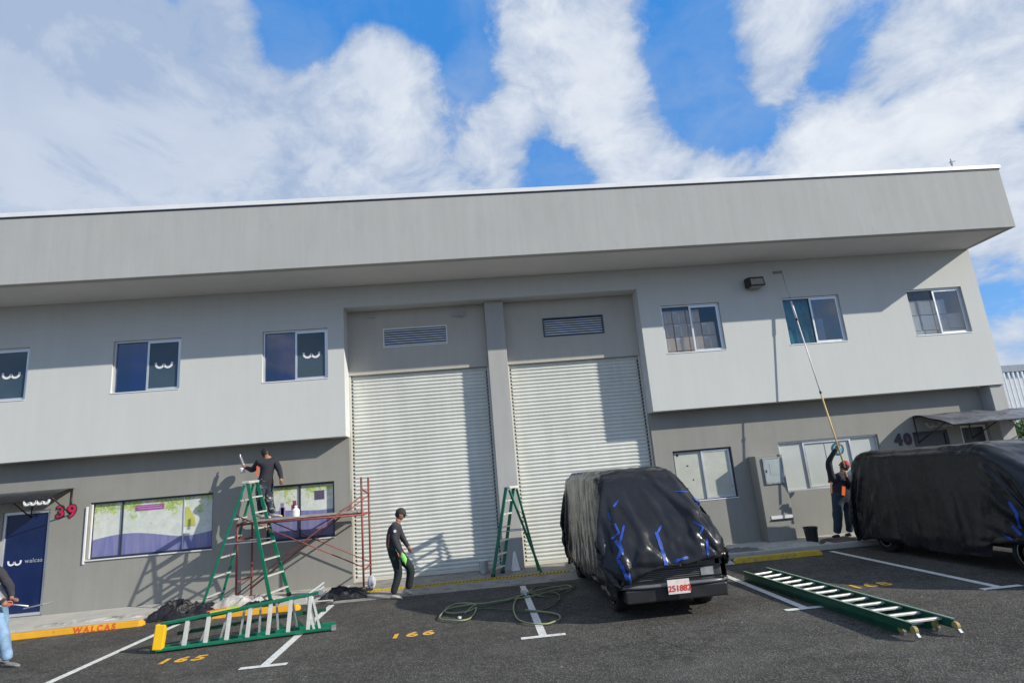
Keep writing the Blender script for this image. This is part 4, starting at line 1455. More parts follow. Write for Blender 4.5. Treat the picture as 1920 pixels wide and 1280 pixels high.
def van(label, x0, x1, yf, yr, ztop, seed, grp, hem_front, wheels, lift=None, zh=1.05, wslope=1.25, front=True, plate=False, tapes=(), hemfn=None, over=(1.62, .8, 1.65), step=0.05, tum=(.08, .08)):
    t = Thing('covered_van', label, 'van', ((x0 + x1) / 2, (yf + yr) / 2, 0), grp)
    cx = (x0 + x1) / 2
    zs = ztop - 0.16
    N = Vector

    def yfront(z):
        if z < zh:
            return yf + 0.05 * (z / zh)
        return yf + 0.05 + (z - zh) / (zs - zh) * wslope

    def spow(c_, e):
        return math.copysign(abs(c_) ** e, c_)

    def base(u, z, shrink=1.0):
        a = 2 * pi * u - pi / 2
        yfz = yfront(z)
        cy = (yfz + yr) / 2
        hy = (yr - yfz) / 2
        hx = (x1 - x0) / 2 * (1 - 0.07 * max(0, (z - 0.9)) / (ztop - 0.9)) * (1 - .02 * max(0, .6 - z))
        c_, s_ = cos(a), sin(a)
        e = 0.30
        return cx + hx * spow(c_, e) * shrink, cy + hy * spow(s_, e) * shrink

    def frontness(u):
        a = 2 * pi * u - pi / 2
        return max(0.0, -sin(a))

    # running length round the plan, for folds that hang straight down
    NT = 400
    tab = [0.0]
    pv = base(0, 1.0)
    for i_ in range(1, NT + 1):
        c2 = base(i_ / NT, 1.0)
        tab.append(tab[-1] + hypot(c2[0] - pv[0], c2[1] - pv[1]))
        pv = c2

    def run(u):
        k = (u % 1.0) * NT
        i_ = int(k)
        return tab[i_] + (tab[min(i_ + 1, NT)] - tab[i_]) * (k - i_)

    def ridge(p, z, sd):
        return 1 - 2 * abs(noise.noise(N((p, z, sd))))

    def hem(u):
        # u: 0 = front, .25 = +x side, .5 = rear, .75 = -x side
        k = u % 1.0
        f = max(0.0, cos(2 * pi * k))
        h = 0.16 + 0.05 * sin(k * 40 + seed) + 0.04 * noise.noise(N((k * 25, seed, 0)))
        lo, hi = hem_front
        if abs(((k + .5) % 1) - .5) < 0.17:
            q_ = ((k + .5) % 1) - .5      # negative = -x half
            h = lo + (hi - lo) * min(1, max(0, (q_ + 0.085) / 0.09)) + 0.03 * noise.noise(N((k * 60, seed, 2)))
        elif abs(((k + .5) % 1) - .5) < 0.20:
            h = 0.30 + .03 * noise.noise(N((k * 60, seed, 2)))
        if lift:
            h += lift[1] * math.exp(-((k - lift[0]) / 0.016) ** 2)
        return h

    def surf(u, v, off=0.0):
        h0 = hem(u)
        if v < 0.72:
            w = v / 0.72
            z = h0 + (zs - h0) * w
            x, y = base(u, z)
            up = 0.0
        else:
            w = (v - 0.72) / 0.28
            a = w * pi / 2
            z = zs + (ztop - zs) * sin(min(a * 2.2, pi / 2)) + 0.02 * sin(w * pi)
            sh = 1 - (0.02 + 0.98 * w ** 1.5) if w > 0 else 1
            x, y = base(u, zs, max(0.0, sh))
            up = w
        a = 2 * pi * u - pi / 2
        # outward direction
        x2, y2 = base(u + 0.002, min(z, zs))
        x3, y3 = base(u - 0.002, min(z, zs))
        tx, ty = x2 - x3, y2 - y3
        L = hypot(tx, ty) or 1
        nx_, ny_ = ty / L, -tx / L
        # folds: run down the sheet
        fr = frontness(u)
        hw = max(0.0, min(1.0, (zs - z) / (zs - h0 + 1e-3)))
        pc = run(u) + 0.10 * noise.noise(N((z * 1.3, u * 3, seed))) + (0.35 * hw * (x - cx) if fr > .5 else 0)
        amp = 0.25 + 0.9 * hw
        dsp = amp * (0.034 * noise.noise(N((pc * 1.6, z * 0.5, seed))) + 0.030 * ridge(pc * 3.1, z * 0.28, seed + 2)
                     + 0.013 * ridge(pc * 8.5, z * 0.5, seed + 5) + 0.005 * ridge(pc * 21, z * 1.1, seed + 8)) - 0.012
        if fr > .5:
            fan = (x - cx) / (0.30 + 0.75 * hw)
            dsp += (0.015 + 0.030 * hw) * (ridge(fan * 3.3, hw * 0.5, seed + 31) + 0.45 * ridge(fan * 8.0 + hw, hw * 1.2, seed + 37)) * min(1, hw * 5)
        dsp += 0.010 * noise.noise(N((x * 4, y * 4, z * 4))) + 0.006 * ridge(x * 6 + z * 3, y * 6, z * 5 + seed)
        kk = ((u + .5) % 1) - .5
        cr_ = max(0.0, 1 - ((kk - 0.095) / 0.075) ** 2) * min(1, hw * 1.6)
        if cr_ > 0:
            dsp += cr_ * (0.045 * (1 - abs(noise.noise(N((x * 6 + y * 5, z * 4.5, seed + 21)))) * 2.4) + 0.020 * (1 - abs(noise.noise(N((x * 17, y * 17, z * 15)))) * 2))
        if v >= 0.72:
            k = (1 - up)
            dsp_n = dsp * k
            z += 0.03 * noise.noise(N((x * 2.2, y * 2.2, seed))) + 0.02 * noise.noise(N((x * 6.5, y * 6.5, seed + 2))) * (0.3 + up)
            return N((x + nx_ * (dsp_n + off * k), y + ny_ * (dsp_n + off * k), z + off * up))
        nz = 0.0
        if z > zh and fr > 0.5:
            nz = 0.6
        return N((x + nx_ * (dsp + off), y + ny_ * (dsp + off), z + (dsp + off) * nz))

    try:
        dm = drape_sheet(x0 + .02, x1 - .02, yf, yr, ztop - .03, zh, wslope, hemfn, over, step, 48, seed, tum=tum)
        q = MB()
        cvs = []
        for v in dm.vertices:
            p, nn = v.co.copy(), v.normal.copy()
            if nn.dot(p - N((cx, (yf + yr) / 2, 1.0))) < 0:
                nn = -nn
            hw = max(0.0, min(1.0, (ztop - .1 - p.z) / 1.3))
            side = abs(nn.x) > .6
            along = p.y * 1.0 if side else (p.x - cx) / (0.45 + 0.6 * hw)
            d = hw ** .5 * (0.018 * ridge(along * 3.6 + .25 * sin(p.z * 3), p.z * .5, seed + 1) + 0.010 * ridge(along * 9, p.z * .9, seed + 2) + 0.004 * ridge(along * 20, p.z * 2.5, seed + 3))
            d += 0.012 * noise.noise(p * 2.3) + 0.004 * ridge(p.x * 7 + p.z * 3, p.y * 6, p.z * 5)
            if nn.z > .8:
                d += 0.028 * max(-.3, ridge(p.x * 2.2, p.y * 1.6, seed)) + 0.01 * ridge(p.x * 6, p.y * 5, seed + 4)
            cvs.append(p + nn * d)
        q._add(cvs, [tuple(p.vertices) for p in dm.polygons])
        me = t.part('plastic_cover', q, M_wrap, smooth=True, fix=False)
        me.modifiers.new('smooth', 'SUBSURF').render_levels = 1
    except Exception as ex:
        print('drape fallback', ex)
        q = MB()
        q.grid(lambda u, v: surf(u, v), 420, 110, wrap=True)
        me = t.part('plastic_cover', q, M_wrap, smooth=True, fix=False)
    tree = BVHTree.FromPolygons(q.v, q.f)
    # van body inside the sheet
    ins = 0.17
    bd = MB()
    prof = [(yf + 0.10, 0.42), (yf + 0.16, zh - 0.12), (yf + wslope + .18, zs - 0.16), (yr - ins, zs - 0.16), (yr - ins, 0.34), (yf + 1.35, 0.34), (yf + 1.30, .62), (yf + .62, .62), (yf + .55, .36)]
    vs = [(x - (tum[1] * max(0, z_ - .9) if sg else 0), y_, z_) for x, sg in ((x0 + ins, 0), (x1 - ins, 1)) for (y_, z_) in prof]
    n = len(prof)
    fs = [tuple(range(n))[::-1], tuple(range(n, 2 * n))] + [(i, (i + 1) % n, n + (i + 1) % n, n + i) for i in range(n)]
    bd._add(vs, fs)
    t.part('body', bd, M_vanpaint)
    for (wy, sx) in wheels:
        xx = x0 + 0.05 if sx < 0 else x1 - 0.05 - 0.19
        w = t.part('wheel', MB().lathe((xx, wy, 0.31), [(0.20, 0.02), (0.30, 0.0), (0.31, 0.03), (0.31, 0.16), (0.30, 0.19), (0.20, 0.17)], 28, 'x'), M_rubber, smooth=True)
        ox = xx if sx < 0 else xx + 0.19
        t.part('rim', MB().lathe((ox, wy, 0.31), [(0.19, 0.012 * sx), (0.185, -0.006 * sx), (0.05, 0.03 * sx)], 24, 'x'), mat('dark_rim', (0.05, 0.05, 0.055), 0.35, metal=.5), w)
        t.part('rim_edge', MB().lathe((ox, wy, 0.31), [(0.200, 0.012 * sx), (0.200, 0.016 * sx), (0.188, 0.016 * sx), (0.188, 0.010 * sx)], 24, 'x'), M_steel, w)
    if front:
        q = MB()
        q.grid(lambda u, v: N((x0 + 0.0 + (x1 - x0) * u, yf - 0.10 + 0.14 * (abs(u * 2 - 1) ** 6) - 0.03 * cos((v - .5) * pi), 0.415 + 0.055 * v)), 30, 4)
        t.part('bumper', q, M_bumper, smooth=True, fix=False)
        t.part('bumper_top', MB().box(x0 + 0.05, x1 - .05, yf - 0.09, yf + 0.08, 0.471, 0.480), M_black)
        t.part('bumper_lower', MB().box(x0 + 0.06, x1 - .06, yf - 0.085, yf + 0.25, 0.24, 0.412), M_black, bevel=.02)
        gq = t.part('grille', MB().box(x0 + 0.22, x1 - 0.10, yf + 0.062, yf + 0.098, 0.482, 0.62), M_black)
        for k in range(5):
            t.part('grille_slat', MB().box(x0 + 0.24, x1 - 0.12, yf + 0.052, yf + 0.061, 0.497 + k * 0.025, 0.505 + k * 0.025), M_bumper, gq)
        t.part('nose_panel', MB().box(x0 + 0.40, x1 - 0.04, yf + 0.05, yf + 0.094, 0.622, 0.80), M_vanpaint, bevel=.01)
        t.part('corner_panel', MB().box(x1 - 0.16, x1 - 0.06, yf + 0.05, yf + 0.3, 0.48, 0.80), M_vanpaint, bevel=.02)
        t.part('headlight', MB().box(x1 - 0.36, x1 - 0.18, yf + 0.044, yf + .05, 0.50, 0.60), M_steel)
    if plate:
        px = x0 + 0.77
        p = t.part('licence_plate', MB().box(px - 0.15, px + 0.15, yf - 0.165, yf - 0.155, 0.335, 0.515), M_plate)
        text_part(t, 'lettering', '251882', 0.105, (px + .01, yf - 0.168, 0.37), M_platered, p, extrude=0.002, bold=.002)
    # tape strips stuck along the sheet
    for (wd, *px) in tapes:
        P0, hits = [], []
        for a, b_ in zip(px[:-1], px[1:]):
            n = max(3, int(hypot(a[0] - b_[0], a[1] - b_[1]) / 3.0))
            P0 += [(a[0] + (b_[0] - a[0]) * k / n, a[1] + (b_[1] - a[1]) * k / n) for k in range(n)]
        P0.append(px[-1])
        for (uu, vv) in P0:
            h, nn, ii, dd = tree.ray_cast(CAM, pxdir(uu, vv))
            if h is not None:
                if nn.dot(pxdir(uu, vv)) > 0:
                    nn = -nn
                hits.append((h, nn))
        if len(hits) < 3:
            continue
        vs = []
        for i in range(len(hits)):
            a, b_ = hits[max(i - 1, 0)][0], hits[min(i + 1, len(hits) - 1)][0]
            nn = (hits[max(i - 1, 0)][1] + hits[i][1] + hits[min(i + 1, len(hits) - 1)][1]).normalized()
            wv = (b_ - a).cross(nn).normalized() * wd * 0.5 * (1 + .4 * noise.noise(N((i * .7, seed, wd * 99))))
            c_ = hits[i][0] + nn * 0.009
            for e in (-wv, wv):
                p = c_ + e
                nr, n2, _, _ = tree.find_nearest(p)
                if n2.dot(nn) < 0:
                    n2 = -n2
                vs.append(nr + n2 * 0.007 if (nr - p).length < .05 else p)
        q2 = MB()
        q2._add(vs, [(2 * i, 2 * i + 1, 2 * i + 3, 2 * i + 2) for i in range(len(hits) - 1)])
        t.part('tape_strip', q2, M_blue, smooth=True, fix=False)
    return t, surf


T1 = [(.03, (1150, 950), (1160, 938)), (.03, (1153, 981), (1161, 999), (1147, 1010)), (.05, (1155, 1013), (1166, 1031), (1158, 1047), (1169, 1066), (1177, 1087)),
      (.03, (1170, 985), (1163, 1015), (1168, 1040)), (.03, (1179, 1074), (1183, 1094)), (.05, (1230, 997), (1238, 1020), (1246, 1046), (1250, 1062)), (.035, (1262, 1052), (1290, 1044)),
      (.03, (1325, 1010), (1328, 1042)), (.09, (1302, 936), (1316, 952)), (.02, (1266, 921), (1290, 922)), (.03, (1300, 978), (1318, 988), (1312, 1000)), (.04, (1062, 890), (1090, 886)),
      (.025, (1140, 960), (1146, 975)), (.03, (1240, 985), (1232, 1000))]


def hem_a(x, y):
    if y < -5.1:
        return .46 + .29 * min(1, max(0, (x - 1.98) / .5))
    return .26 + .05 * sin(y * 3.1)


def hem_b(x, y):
    if x < 8.05 and -5.6 < y < -4.5:
        return .62
    return .20 + .04 * sin(y * 2.3)


van('van covered in wrinkled black plastic and blue tape before the right shutter', 1.83, 3.36, -5.20, -0.75, 2.00, 1.0, 'vans covered in black plastic', (0.46, 0.765),
    [(-4.42, -1), (-4.42, 1), (-1.25, -1), (-1.25, 1)], zh=1.05, wslope=0.85, plate=True, tapes=T1, hemfn=hem_a, over=(1.62, .98, 1.55), tum=(.03, .24))
T2 = [(.05, (1893, 940), (1906, 962), (1914, 990)), (.05, (1898, 985), (1916, 1003)), (.03, (1880, 1000), (1900, 1012))]
van('van covered in smooth black plastic parked by the corner doors', 7.90, 9.65, -6.0, -1.15, 1.93, 5.0, 'vans covered in black plastic', (0.70, 0.80),
    [(-5.05, -1), (-5.05, 1), (-1.9, -1), (-1.9, 1)], lift=(0.783, 0.42), zh=1.10, wslope=1.35, tapes=T2, hemfn=hem_b, over=(1.56, .9, 1.45), step=.055)


# ------------------------------------------------------------------ crumpled sheets, hose, bucket
def crumple(label, c, sx, sy, h, seed, m, z0=0.01, rot=0.0, nm='plastic_sheet', flat=0.0, grp='crumpled plastic sheets on the ground'):
    q = MB()

    def f(u, v):
        x, y = (u * 2 - 1), (v * 2 - 1)
        a = atan2(y, x)
        rr = 1 + 0.22 * noise.noise(Vector((cos(a) * 1.7, sin(a) * 1.7, seed)))
        X, Yy = x * sx * rr, y * sy * rr
        e = max(0.0, 1 - max(abs(x), abs(y)) ** 3)
        n_ = 1 - abs(noise.noise(Vector((X * 3.4, Yy * 5.0, seed)))) * 1.9
        n2 = 1 - abs(noise.noise(Vector((X * 11, Yy * 11, seed + 3)))) * 2
        z = z0 + e * h * max(0.04, 0.6 * n_ + 0.10 * n2 + 0.3 * noise.noise(Vector((X * 1.8, Yy * 1.8, seed + 5))) + flat)
        X += 0.05 * noise.noise(Vector((X * 9, Yy * 9, seed + 7)))
        return Vector((c[0] + X * cos(rot) - Yy * sin(rot), c[1] + X * sin(rot) + Yy * cos(rot), z))
    q.grid(f, 70, 50)
    o = mesh_obj(nm, q, m, origin=(c[0], c[1], z0), smooth=True, fix=False)
    o.location = (c[0], c[1], z0)
    return tag(o, label, 'plastic sheet', grp)


crumple('heap of crumpled black plastic beside the end of the lettered wheel stop', (-5.75, -1.15), 0.62, 0.34, 0.42, 2, M_tarp)
crumple('pale dusty sheet bunched between the feet of the tall ladder', (-4.75, -0.75), 0.65, 0.30, 0.24, 5, M_wtarp, 0.05)
crumple('small black sheet under the tall ladder', (-4.35, -1.15), 0.45, 0.18, 0.20, 8, M_tarp)
crumple('dark plastic sheet trailing from the lying ladder to the drain grate', (-2.75, -0.95), 0.48, 0.34, 0.26, 11, M_tarp, 0.03)
crumple('thin grey plastic sheet on the walk below the cream papered window', (5.15, -0.75), 0.75, 0.20, 0.12, 13, M_gtarp, 0.13)
crumple('flat dusty sheet on the walk between cabinet and bucket', (6.75, -0.72), 0.62, 0.22, 0.10, 17, M_wtarp, 0.13)
crumple('white crumpled plastic beside the faded wheel stop', (4.75, -1.45), 0.22, 0.12, 0.20, 19, M_wtarp, 0.01)
crumple('long thin dusty sheet lying along the left walk', (-7.3, -1.0), 1.25, 0.13, 0.07, 23, M_wtarp, 0.05)
crumple('dark dirt and scraps of plastic behind the worker with the pole', (7.6, -0.75), 0.55, 0.2, 0.10, 29, mat('brown_scraps', (0.12, 0.085, 0.07), .9, var=.4), 0.13)

bk = Thing('bucket', 'black paint bucket on the walk beside the worker with the pole', 'bucket', (7.10, -0.72, 0.15))
bk.part('pail', MB().lathe((7.10, -0.72, 0.15), [(0.115, 0), (0.14, 0.30), (0.15, 0.30), (0.15, 0.32), (0.13, 0.32), (0.11, 0.03)], 24), M_bucket, smooth=False)
bk.part('handle', MB().tube([(7.10 + 0.15 * cos(a), -0.72 - 0.03, 0.44 - 0.10 * sin(a)) for a in [k * pi / 10 for k in range(11)]], 0.005, 5), M_steel)
bk.part('splash', MB().lathe((7.10, -0.72, 0.14), [(0.20, 0), (0.18, 0.012)], 20), M_wtarp)

jb = Thing('paint_jug', 'small white paint jug standing on the scaffold beam', 'jug', (-3.85, -0.45, 1.625))
jb.part('body', MB().lathe((-3.85, -0.45, 1.627), [(0.075, 0), (0.08, 0.03), (0.08, 0.13), (0.03, 0.18), (0.03, 0.20)], 20), M_white, smooth=False)
jb.part('lid', MB().lathe((-3.85, -0.45, 1.827), [(0.036, 0), (0.036, 0.025)], 16), M_polew)
wb = Thing('spray_can_bag', 'white plastic bag at the foot of the scaffold upright', 'bag', (-2.30, -0.60, 0.05))
q = MB()
q.grid(lambda u, v: Vector((-2.28 + (0.085 + .02 * noise.noise(Vector((u * 9, v * 4, 1)))) * sin(v * pi) ** .6 * cos(2 * pi * u), -0.62 + (0.07 + .02 * noise.noise(Vector((u * 9, v * 4, 7)))) * sin(v * pi) ** .6 * sin(2 * pi * u), 0.05 + 0.30 * v)), 20, 12, wrap=True)
wb.part('bag_body', q, plastic('pale_bag', (0.45, 0.48, 0.52), 0.4, 0.8, 9.0, (1, 1, 1)), smooth=True, fix=False)
# small junction box by the shutter foot
jbx = Thing('paint_can', 'pale paint can standing at the foot of the left shutter', 'can', (0.05, 0.1, 0.06))
jbx.part('body', MB().lathe((0.03, 0.12, 0.062), [(0.10, 0), (0.10, 0.26)], 20), M_steel)
jbx.part('rim', MB().lathe((0.03, 0.12, 0.322), [(0.105, 0), (0.105, 0.015)], 20), M_white)
cn = Thing('white_cone_cover', 'white plastic funnel leaning on the foot of the central pillar', 'funnel', (0.72, 0.05, 0.06))
cn.part('cone', MB().lathe((0.72, 0.06, 0.062), [(0.10, 0), (0.03, 0.36), (0.01, 0.40)], 16), M_polew)


def smooth_path(pts, n=8):
    out = []
    P_ = [pts[0]] + list(pts) + [pts[-1]]
    for i in range(1, len(P_) - 2):
        p0, p1, p2, p3 = (Vector(P_[i + k]) for k in (-1, 0, 1, 2))
        for k in range(n):
            t_ = k / n
            out.append(0.5 * ((2 * p1) + (-p0 + p2) * t_ + (2 * p0 - 5 * p1 + 4 * p2 - p3) * t_ ** 2 + (-p0 + 3 * p1 - 3 * p2 + p3) * t_ ** 3))
    out.append(Vector(P_[-2]))
    return out


def hose(label, px, m, r=0.012, z=0.02):
    pts = [atZ(u, v, z) for (u, v) in px]
    pts = smooth_path(pts, 7)
    for i, p in enumerate(pts):
        p.z = z + 0.012 * (1 + noise.noise(Vector((i * 0.21, r * 99, 0))))
    q = MB().tube(pts, r, 8)
    c_ = sum(pts, Vector()) / len(pts)
    o = mesh_obj('hose', q, m, origin=(c_.x, c_.y, 0), smooth=True)
    o.location = (c_.x, c_.y, 0)
    return tag(o, label, 'hose', 'hoses lying before the shutters')


hose('olive hose looped on the asphalt before the left shutter',
     [(893, 1136), (880, 1131), (850, 1134), (834, 1146), (850, 1150), (880, 1146), (893, 1140), (886, 1156), (866, 1164), (836, 1163), (824, 1158), (836, 1145), (862, 1137), (905, 1132),
      (940, 1127), (975, 1122), (1010, 1116), (1035, 1108), (1060, 1104), (1072, 1102), (1062, 1098), (1030, 1103), (1000, 1110), (960, 1122), (920, 1130), (893, 1134), (872, 1150)], M_hose)
hose('dark green hose strands lying between the ladder and the covered van',
     [(898, 1143), (930, 1142), (965, 1146), (1000, 1147), (1030, 1140), (1050, 1122), (1040, 1112), (1005, 1112), (980, 1118), (950, 1128), (920, 1134), (905, 1140)], M_hosed, 0.011)
hose('olive hose ring crossing the white bay line with the T end',
     [(1000, 1106), (985, 1113), (970, 1122), (963, 1140), (970, 1160), (990, 1169), (1015, 1171), (1040, 1166), (1051, 1158), (1038, 1150), (1005, 1146), (985, 1144)], M_hose, 0.0115)
hose('dark hose coil beside the van tyre', [(1000, 1112), (1015, 1118), (1040, 1114), (1055, 1106), (1040, 1100), (1012, 1100), (996, 1106), (1002, 1116), (1030, 1120), (1062, 1112), (1078, 1100)], M_hosed, 0.011)
hose('thin pale cable running from the scaffold foot to the lying ladder',
     [(640, 1108), (668, 1104), (690, 1098), (700, 1101)], M_whitefab, 0.006, 0.06)
nz = Thing('hose_fitting', 'small grey metal hose fitting beside the bay line', 'fitting', atZ(984, 1112, 0))
pz = atZ(984, 1114, 0)
nz.part('body', MB().box(pz.x - .07, pz.x + .07, pz.y - .10, pz.y + .10, 0.005, 0.07).tube([(pz.x, pz.y, .03), (pz.x, pz.y - .25, .03)], .025, 8), M_steel, bevel=.01)
pc = atZ(862, 1159, 0)
cc = Thing('white_bottle_cap', 'small white cap inside the loop of olive hose', 'cap', (pc.x, pc.y, 0.003))
cc.part('cap', MB().lathe((pc.x, pc.y, 0.004), [(0.03, 0), (0.03, 0.025)], 14), M_flash)


# ------------------------------------------------------------------ people
def seg_dist(p, a, b_):
    ab = b_ - a
    t_ = max(0, min(1, (p - a).dot(ab) / max(ab.length_squared, 1e-9)))
    return (p - (a + ab * t_)).length


def person(label, J, mats, S=1.0, cap=None, hair=True, look=(1, 0, 0), vest=None, shoe=M_shoe, zs=1.0, group=None, face=True):
    """J: dict of joints in world space. One skinned body, materials per limb."""
    J = {k: Vector(v) for k, v in J.items()}
    zb = min(J['footL'].z, J['footR'].z)
    for k_, v_ in J.items():
        if not k_.startswith('grip'):
            v_.z = zb + (v_.z - zb) * zs
    feet = (J['footL'] + J['footR']) / 2
    base = Vector((feet.x, feet.y, min(J['footL'].z, J['footR'].z)))
    t = Thing('person', label, 'person', base, group)
    names = ['pelvis', 'belly', 'chest', 'neckb', 'neck', 'head0',
             'shL', 'elL', 'wrL', 'shR', 'elR', 'wrR', 'hipL', 'knL', 'anL', 'hipR', 'knR', 'anR', 'palmL', 'palmR', 'toeL', 'toeR']
    P_ = J.copy()
    P_['belly'] = J['pelvis'].lerp(J['chest'], 0.45) if 'belly' not in J else J['belly']
    P_['neckb'] = J['chest'].lerp(J['neck'], 0.65)
    look = Vector(look).normalized()
    hd = J['head']
    P_['head0'] = J['neck'].lerp(hd, 0.5)
    for s in 'LR':
        d = (J['wr' + s] - J['el' + s]).normalized()
        P_['palm' + s] = J.get('hand' + s, J['wr' + s] + d * 0.08 * S)
        P_['an' + s] = J['foot' + s] + Vector((0, 0, 0.075 * S))
    edges = [('pelvis', 'belly'), ('belly', 'chest'), ('chest', 'neckb'), ('neckb', 'neck'), ('neck', 'head0')]
    for s in 'LR':
        edges += [('neckb', 'sh' + s), ('sh' + s, 'el' + s), ('el' + s, 'wr' + s), ('wr' + s, 'palm' + s),
                  ('pelvis', 'hip' + s), ('hip' + s, 'kn' + s), ('kn' + s, 'an' + s)]
    rad = dict(pelvis=(.185, .145), belly=(.18, .15), chest=(.20, .155), neckb=(.12, .10), neck=(.062, .062), head0=(.065, .065))
    for s in 'LR':
        rad.update({'sh' + s: (.088, .088), 'el' + s: (.066, .066), 'wr' + s: (.042, .040), 'palm' + s: (.040, .026),
                    'hip' + s: (.122, .122), 'kn' + s: (.092, .092), 'an' + s: (.072, .075)})
    order = ['pelvis'] + [n_ for n_ in rad if n_ != 'pelvis']
    me = bpy.data.meshes.new('body')
    me.from_pydata([tuple(P_[n_] - base) for n_ in order], [(order.index(a), order.index(b_)) for a, b_ in edges], [])
    ob = bpy.data.objects.new('tmp_body', me)
    COL.objects.link(ob)
    sk = ob.modifiers.new('skin', 'SKIN')
    sk.use_smooth_shade = True
    for i, n_ in enumerate(order):
        r = rad[n_]
        me.skin_vertices[0].data[i].radius = (r[0] * S, r[1] * S)
        me.skin_vertices[0].data[i].use_root = (i == 0)
    sb = ob.modifiers.new('sub', 'SUBSURF')
    sb.levels = sb.render_levels = 2
    dg = bpy.context.evaluated_depsgraph_get()
    em = bpy.data.meshes.new_from_object(ob.evaluated_get(dg))
    mb = MB()
    mb._add([v.co + base for v in em.vertices], [tuple(p.vertices) for p in em.polygons])
    bpy.data.objects.remove(ob)
    tags = []
    segs = [('shirt', 'pelvis', 'belly'), ('shirt', 'belly', 'chest'), ('shirt', 'chest', 'neckb'), ('skin', 'neck', 'head0')]
    for s in 'LR':
        segs += [('shirt', 'neckb', 'sh' + s), ('shirt', 'sh' + s, 'el' + s), ('sleeve', 'el' + s, 'wr' + s), ('skin', 'wr' + s, 'palm' + s),
                 ('pant', 'hip' + s, 'kn' + s), ('pant', 'kn' + s, 'an' + s)]
    # cloth wrinkles pushed into the surface
    for i, v in enumerate(mb.v):
        n_ = noise.noise_vector(v * 9.0) * 0.010 * S
        mb.v[i] = v + n_
    nb = len(mb.f)
    for f in mb.f:
        c_ = sum((mb.v[i] for i in f), Vector()) / len(f)
        best, bt = 9, 'shirt'
        for (tg, a, b_) in segs:
            d = seg_dist(c_, P_[a], P_[b_])
            if tg == 'shirt' and a == 'pelvis':
                d -= 0.01
            if d < best:
                best, bt = d, tg
        tags.append(bt)
    # head: shaped ball with brow, nose, mouth, chin and ears
    Z = (hd - J['neck']).normalized()
    Fw = (look - Z * look.dot(Z)).normalized()
    Sd = Z.cross(Fw)
    HC = hd
    R = 0.105 * S

    def head(u, v):
        a, e = 2 * pi * u, pi * (v - 0.5)
        x, y, z = cos(e) * cos(a), cos(e) * sin(a), sin(e)
        fx = max(0, x)
        k = 1.0
        px_, py_, pz_ = x * 0.98, y * 0.76, z * 1.16
        nose = math.exp(-((y / .16) ** 2 + ((z + .08) / .20) ** 2)) * (0.20 if x > 0 else 0)
        brow = math.exp(-((abs(y) - .3) / .28) ** 2 - ((z - .22) / .10) ** 2) * (0.05 if x > 0 else 0)
        eye = -math.exp(-((abs(y) - .33) / .13) ** 2 - ((z - .08) / .09) ** 2) * (0.07 if x > 0 else 0)
        lips = math.exp(-((y / .26) ** 2 + ((z + .46) / .06) ** 2)) * (0.05 if x > 0 else 0)
        chin = math.exp(-((y / .35) ** 2 + ((z + .80) / .18) ** 2)) * (0.12 if x > 0 else 0)
        px_ += nose + brow + eye + lips + chin
        if z < -0.2:
            py_ *= 1 - 0.22 * (-z - .2)
            if x < 0:
                px_ *= 1 - 0.25 * (-z - .2)
        ear = math.exp(-((x + .05) / .13) ** 2 - ((z - .02) / .22) ** 2) * 0.12
        py_ += math.copysign(ear, y) if abs(y) > .5 else 0
        return HC + (Fw * px_ + Sd * py_ + Z * pz_) * R
    k0 = len(mb.f)
    mb.grid(head, 28, 20, wrap=True)
    tags += ['skin'] * (len(mb.f) - k0)
    # hands: palm wedge with five fingers
    for s in 'LR':
        w_, p_ = P_['wr' + s], P_['palm' + s]
        d = (p_ - w_).normalized()
        grip = J.get('grip' + s)
        side = d.cross(Vector(grip) if grip else Vector((0.3, 1, 0.1))).normalized()
        nrm = side.cross(d).normalized()
        k0 = len(mb.f)
        for fi, (off, ln) in enumerate(((-0.027, .075), (-0.009, .085), (0.009, .08), (0.027, .062))):
            b0 = p_ + side * off * S - d * .015 * S
            p1 = b0 + d * ln * .45 * S + nrm * 0.008 * S
            p2 = p1 + d * ln * .2 * S + nrm * ln * .32 * S
            p3 = p2 - d * ln * .12 * S + nrm * ln * .25 * S
            mb.tube([b0, p1, p2, p3], 0.01, 6, radii=[.0105 * S, .010 * S, .009 * S, .007 * S])
        b0 = w_.lerp(p_, 0.35) - side * 0.02 * S
        mb.tube([b0, b0 - side * .03 * S + d * .03 * S + nrm * .015 * S, b0 - side * .03 * S + d * .065 * S + nrm * .035 * S], .011, 6, radii=[.014 * S, .012 * S, .009 * S])
        tags += ['skin'] * (len(mb.f) - k0)
    glove = mats.get('glove')
    me = bpy.data.meshes.new('body')
    me.from_pydata([tuple(v - base) for v in mb.v], [], mb.f)
    keys = ['skin', 'shirt', 'sleeve', 'pant']
    for k in keys:
        me.materials.append(mats.get(k) or mats['shirt'])
    me.polygons.foreach_set('material_index', [keys.index(x) for x in tags])
    me.polygons.foreach_set('use_smooth', [True] * len(me.polygons))
    bo = bpy.data.objects.new('body', me)
    COL.objects.link(bo)
    bo.parent = t.o
    # shoes
    for s in 'LR':
        f_ = J['foot' + s]
        td = (J['toe' + s] - f_)
        ln = td.length
        td = td.normalized()
        sd = Vector((0, 0, 1)).cross(td)
        sd = sd.normalized() if sd.length > .01 else Vector((0, 1, 0))
        upv = td.cross(sd)

        def shoe_f(u, v, f_=f_, td=td, sd=sd, ln=ln, upv=upv):
            a = 2 * pi * u
            xx = -0.07 * S + (ln + 0.10 * S) * v
            e = sqrt(max(0, 1 - (abs(v * 2 - 1)) ** 4))
            wd = (0.036 + 0.012 * v) * e * S
            ht = (0.085 - 0.05 * v) * e * S
            return f_ + td * xx + sd * (wd * cos(a)) + upv * (max(0.0, (0.5 + 0.5 * sin(a))) * ht + 0.002)
        q = MB()
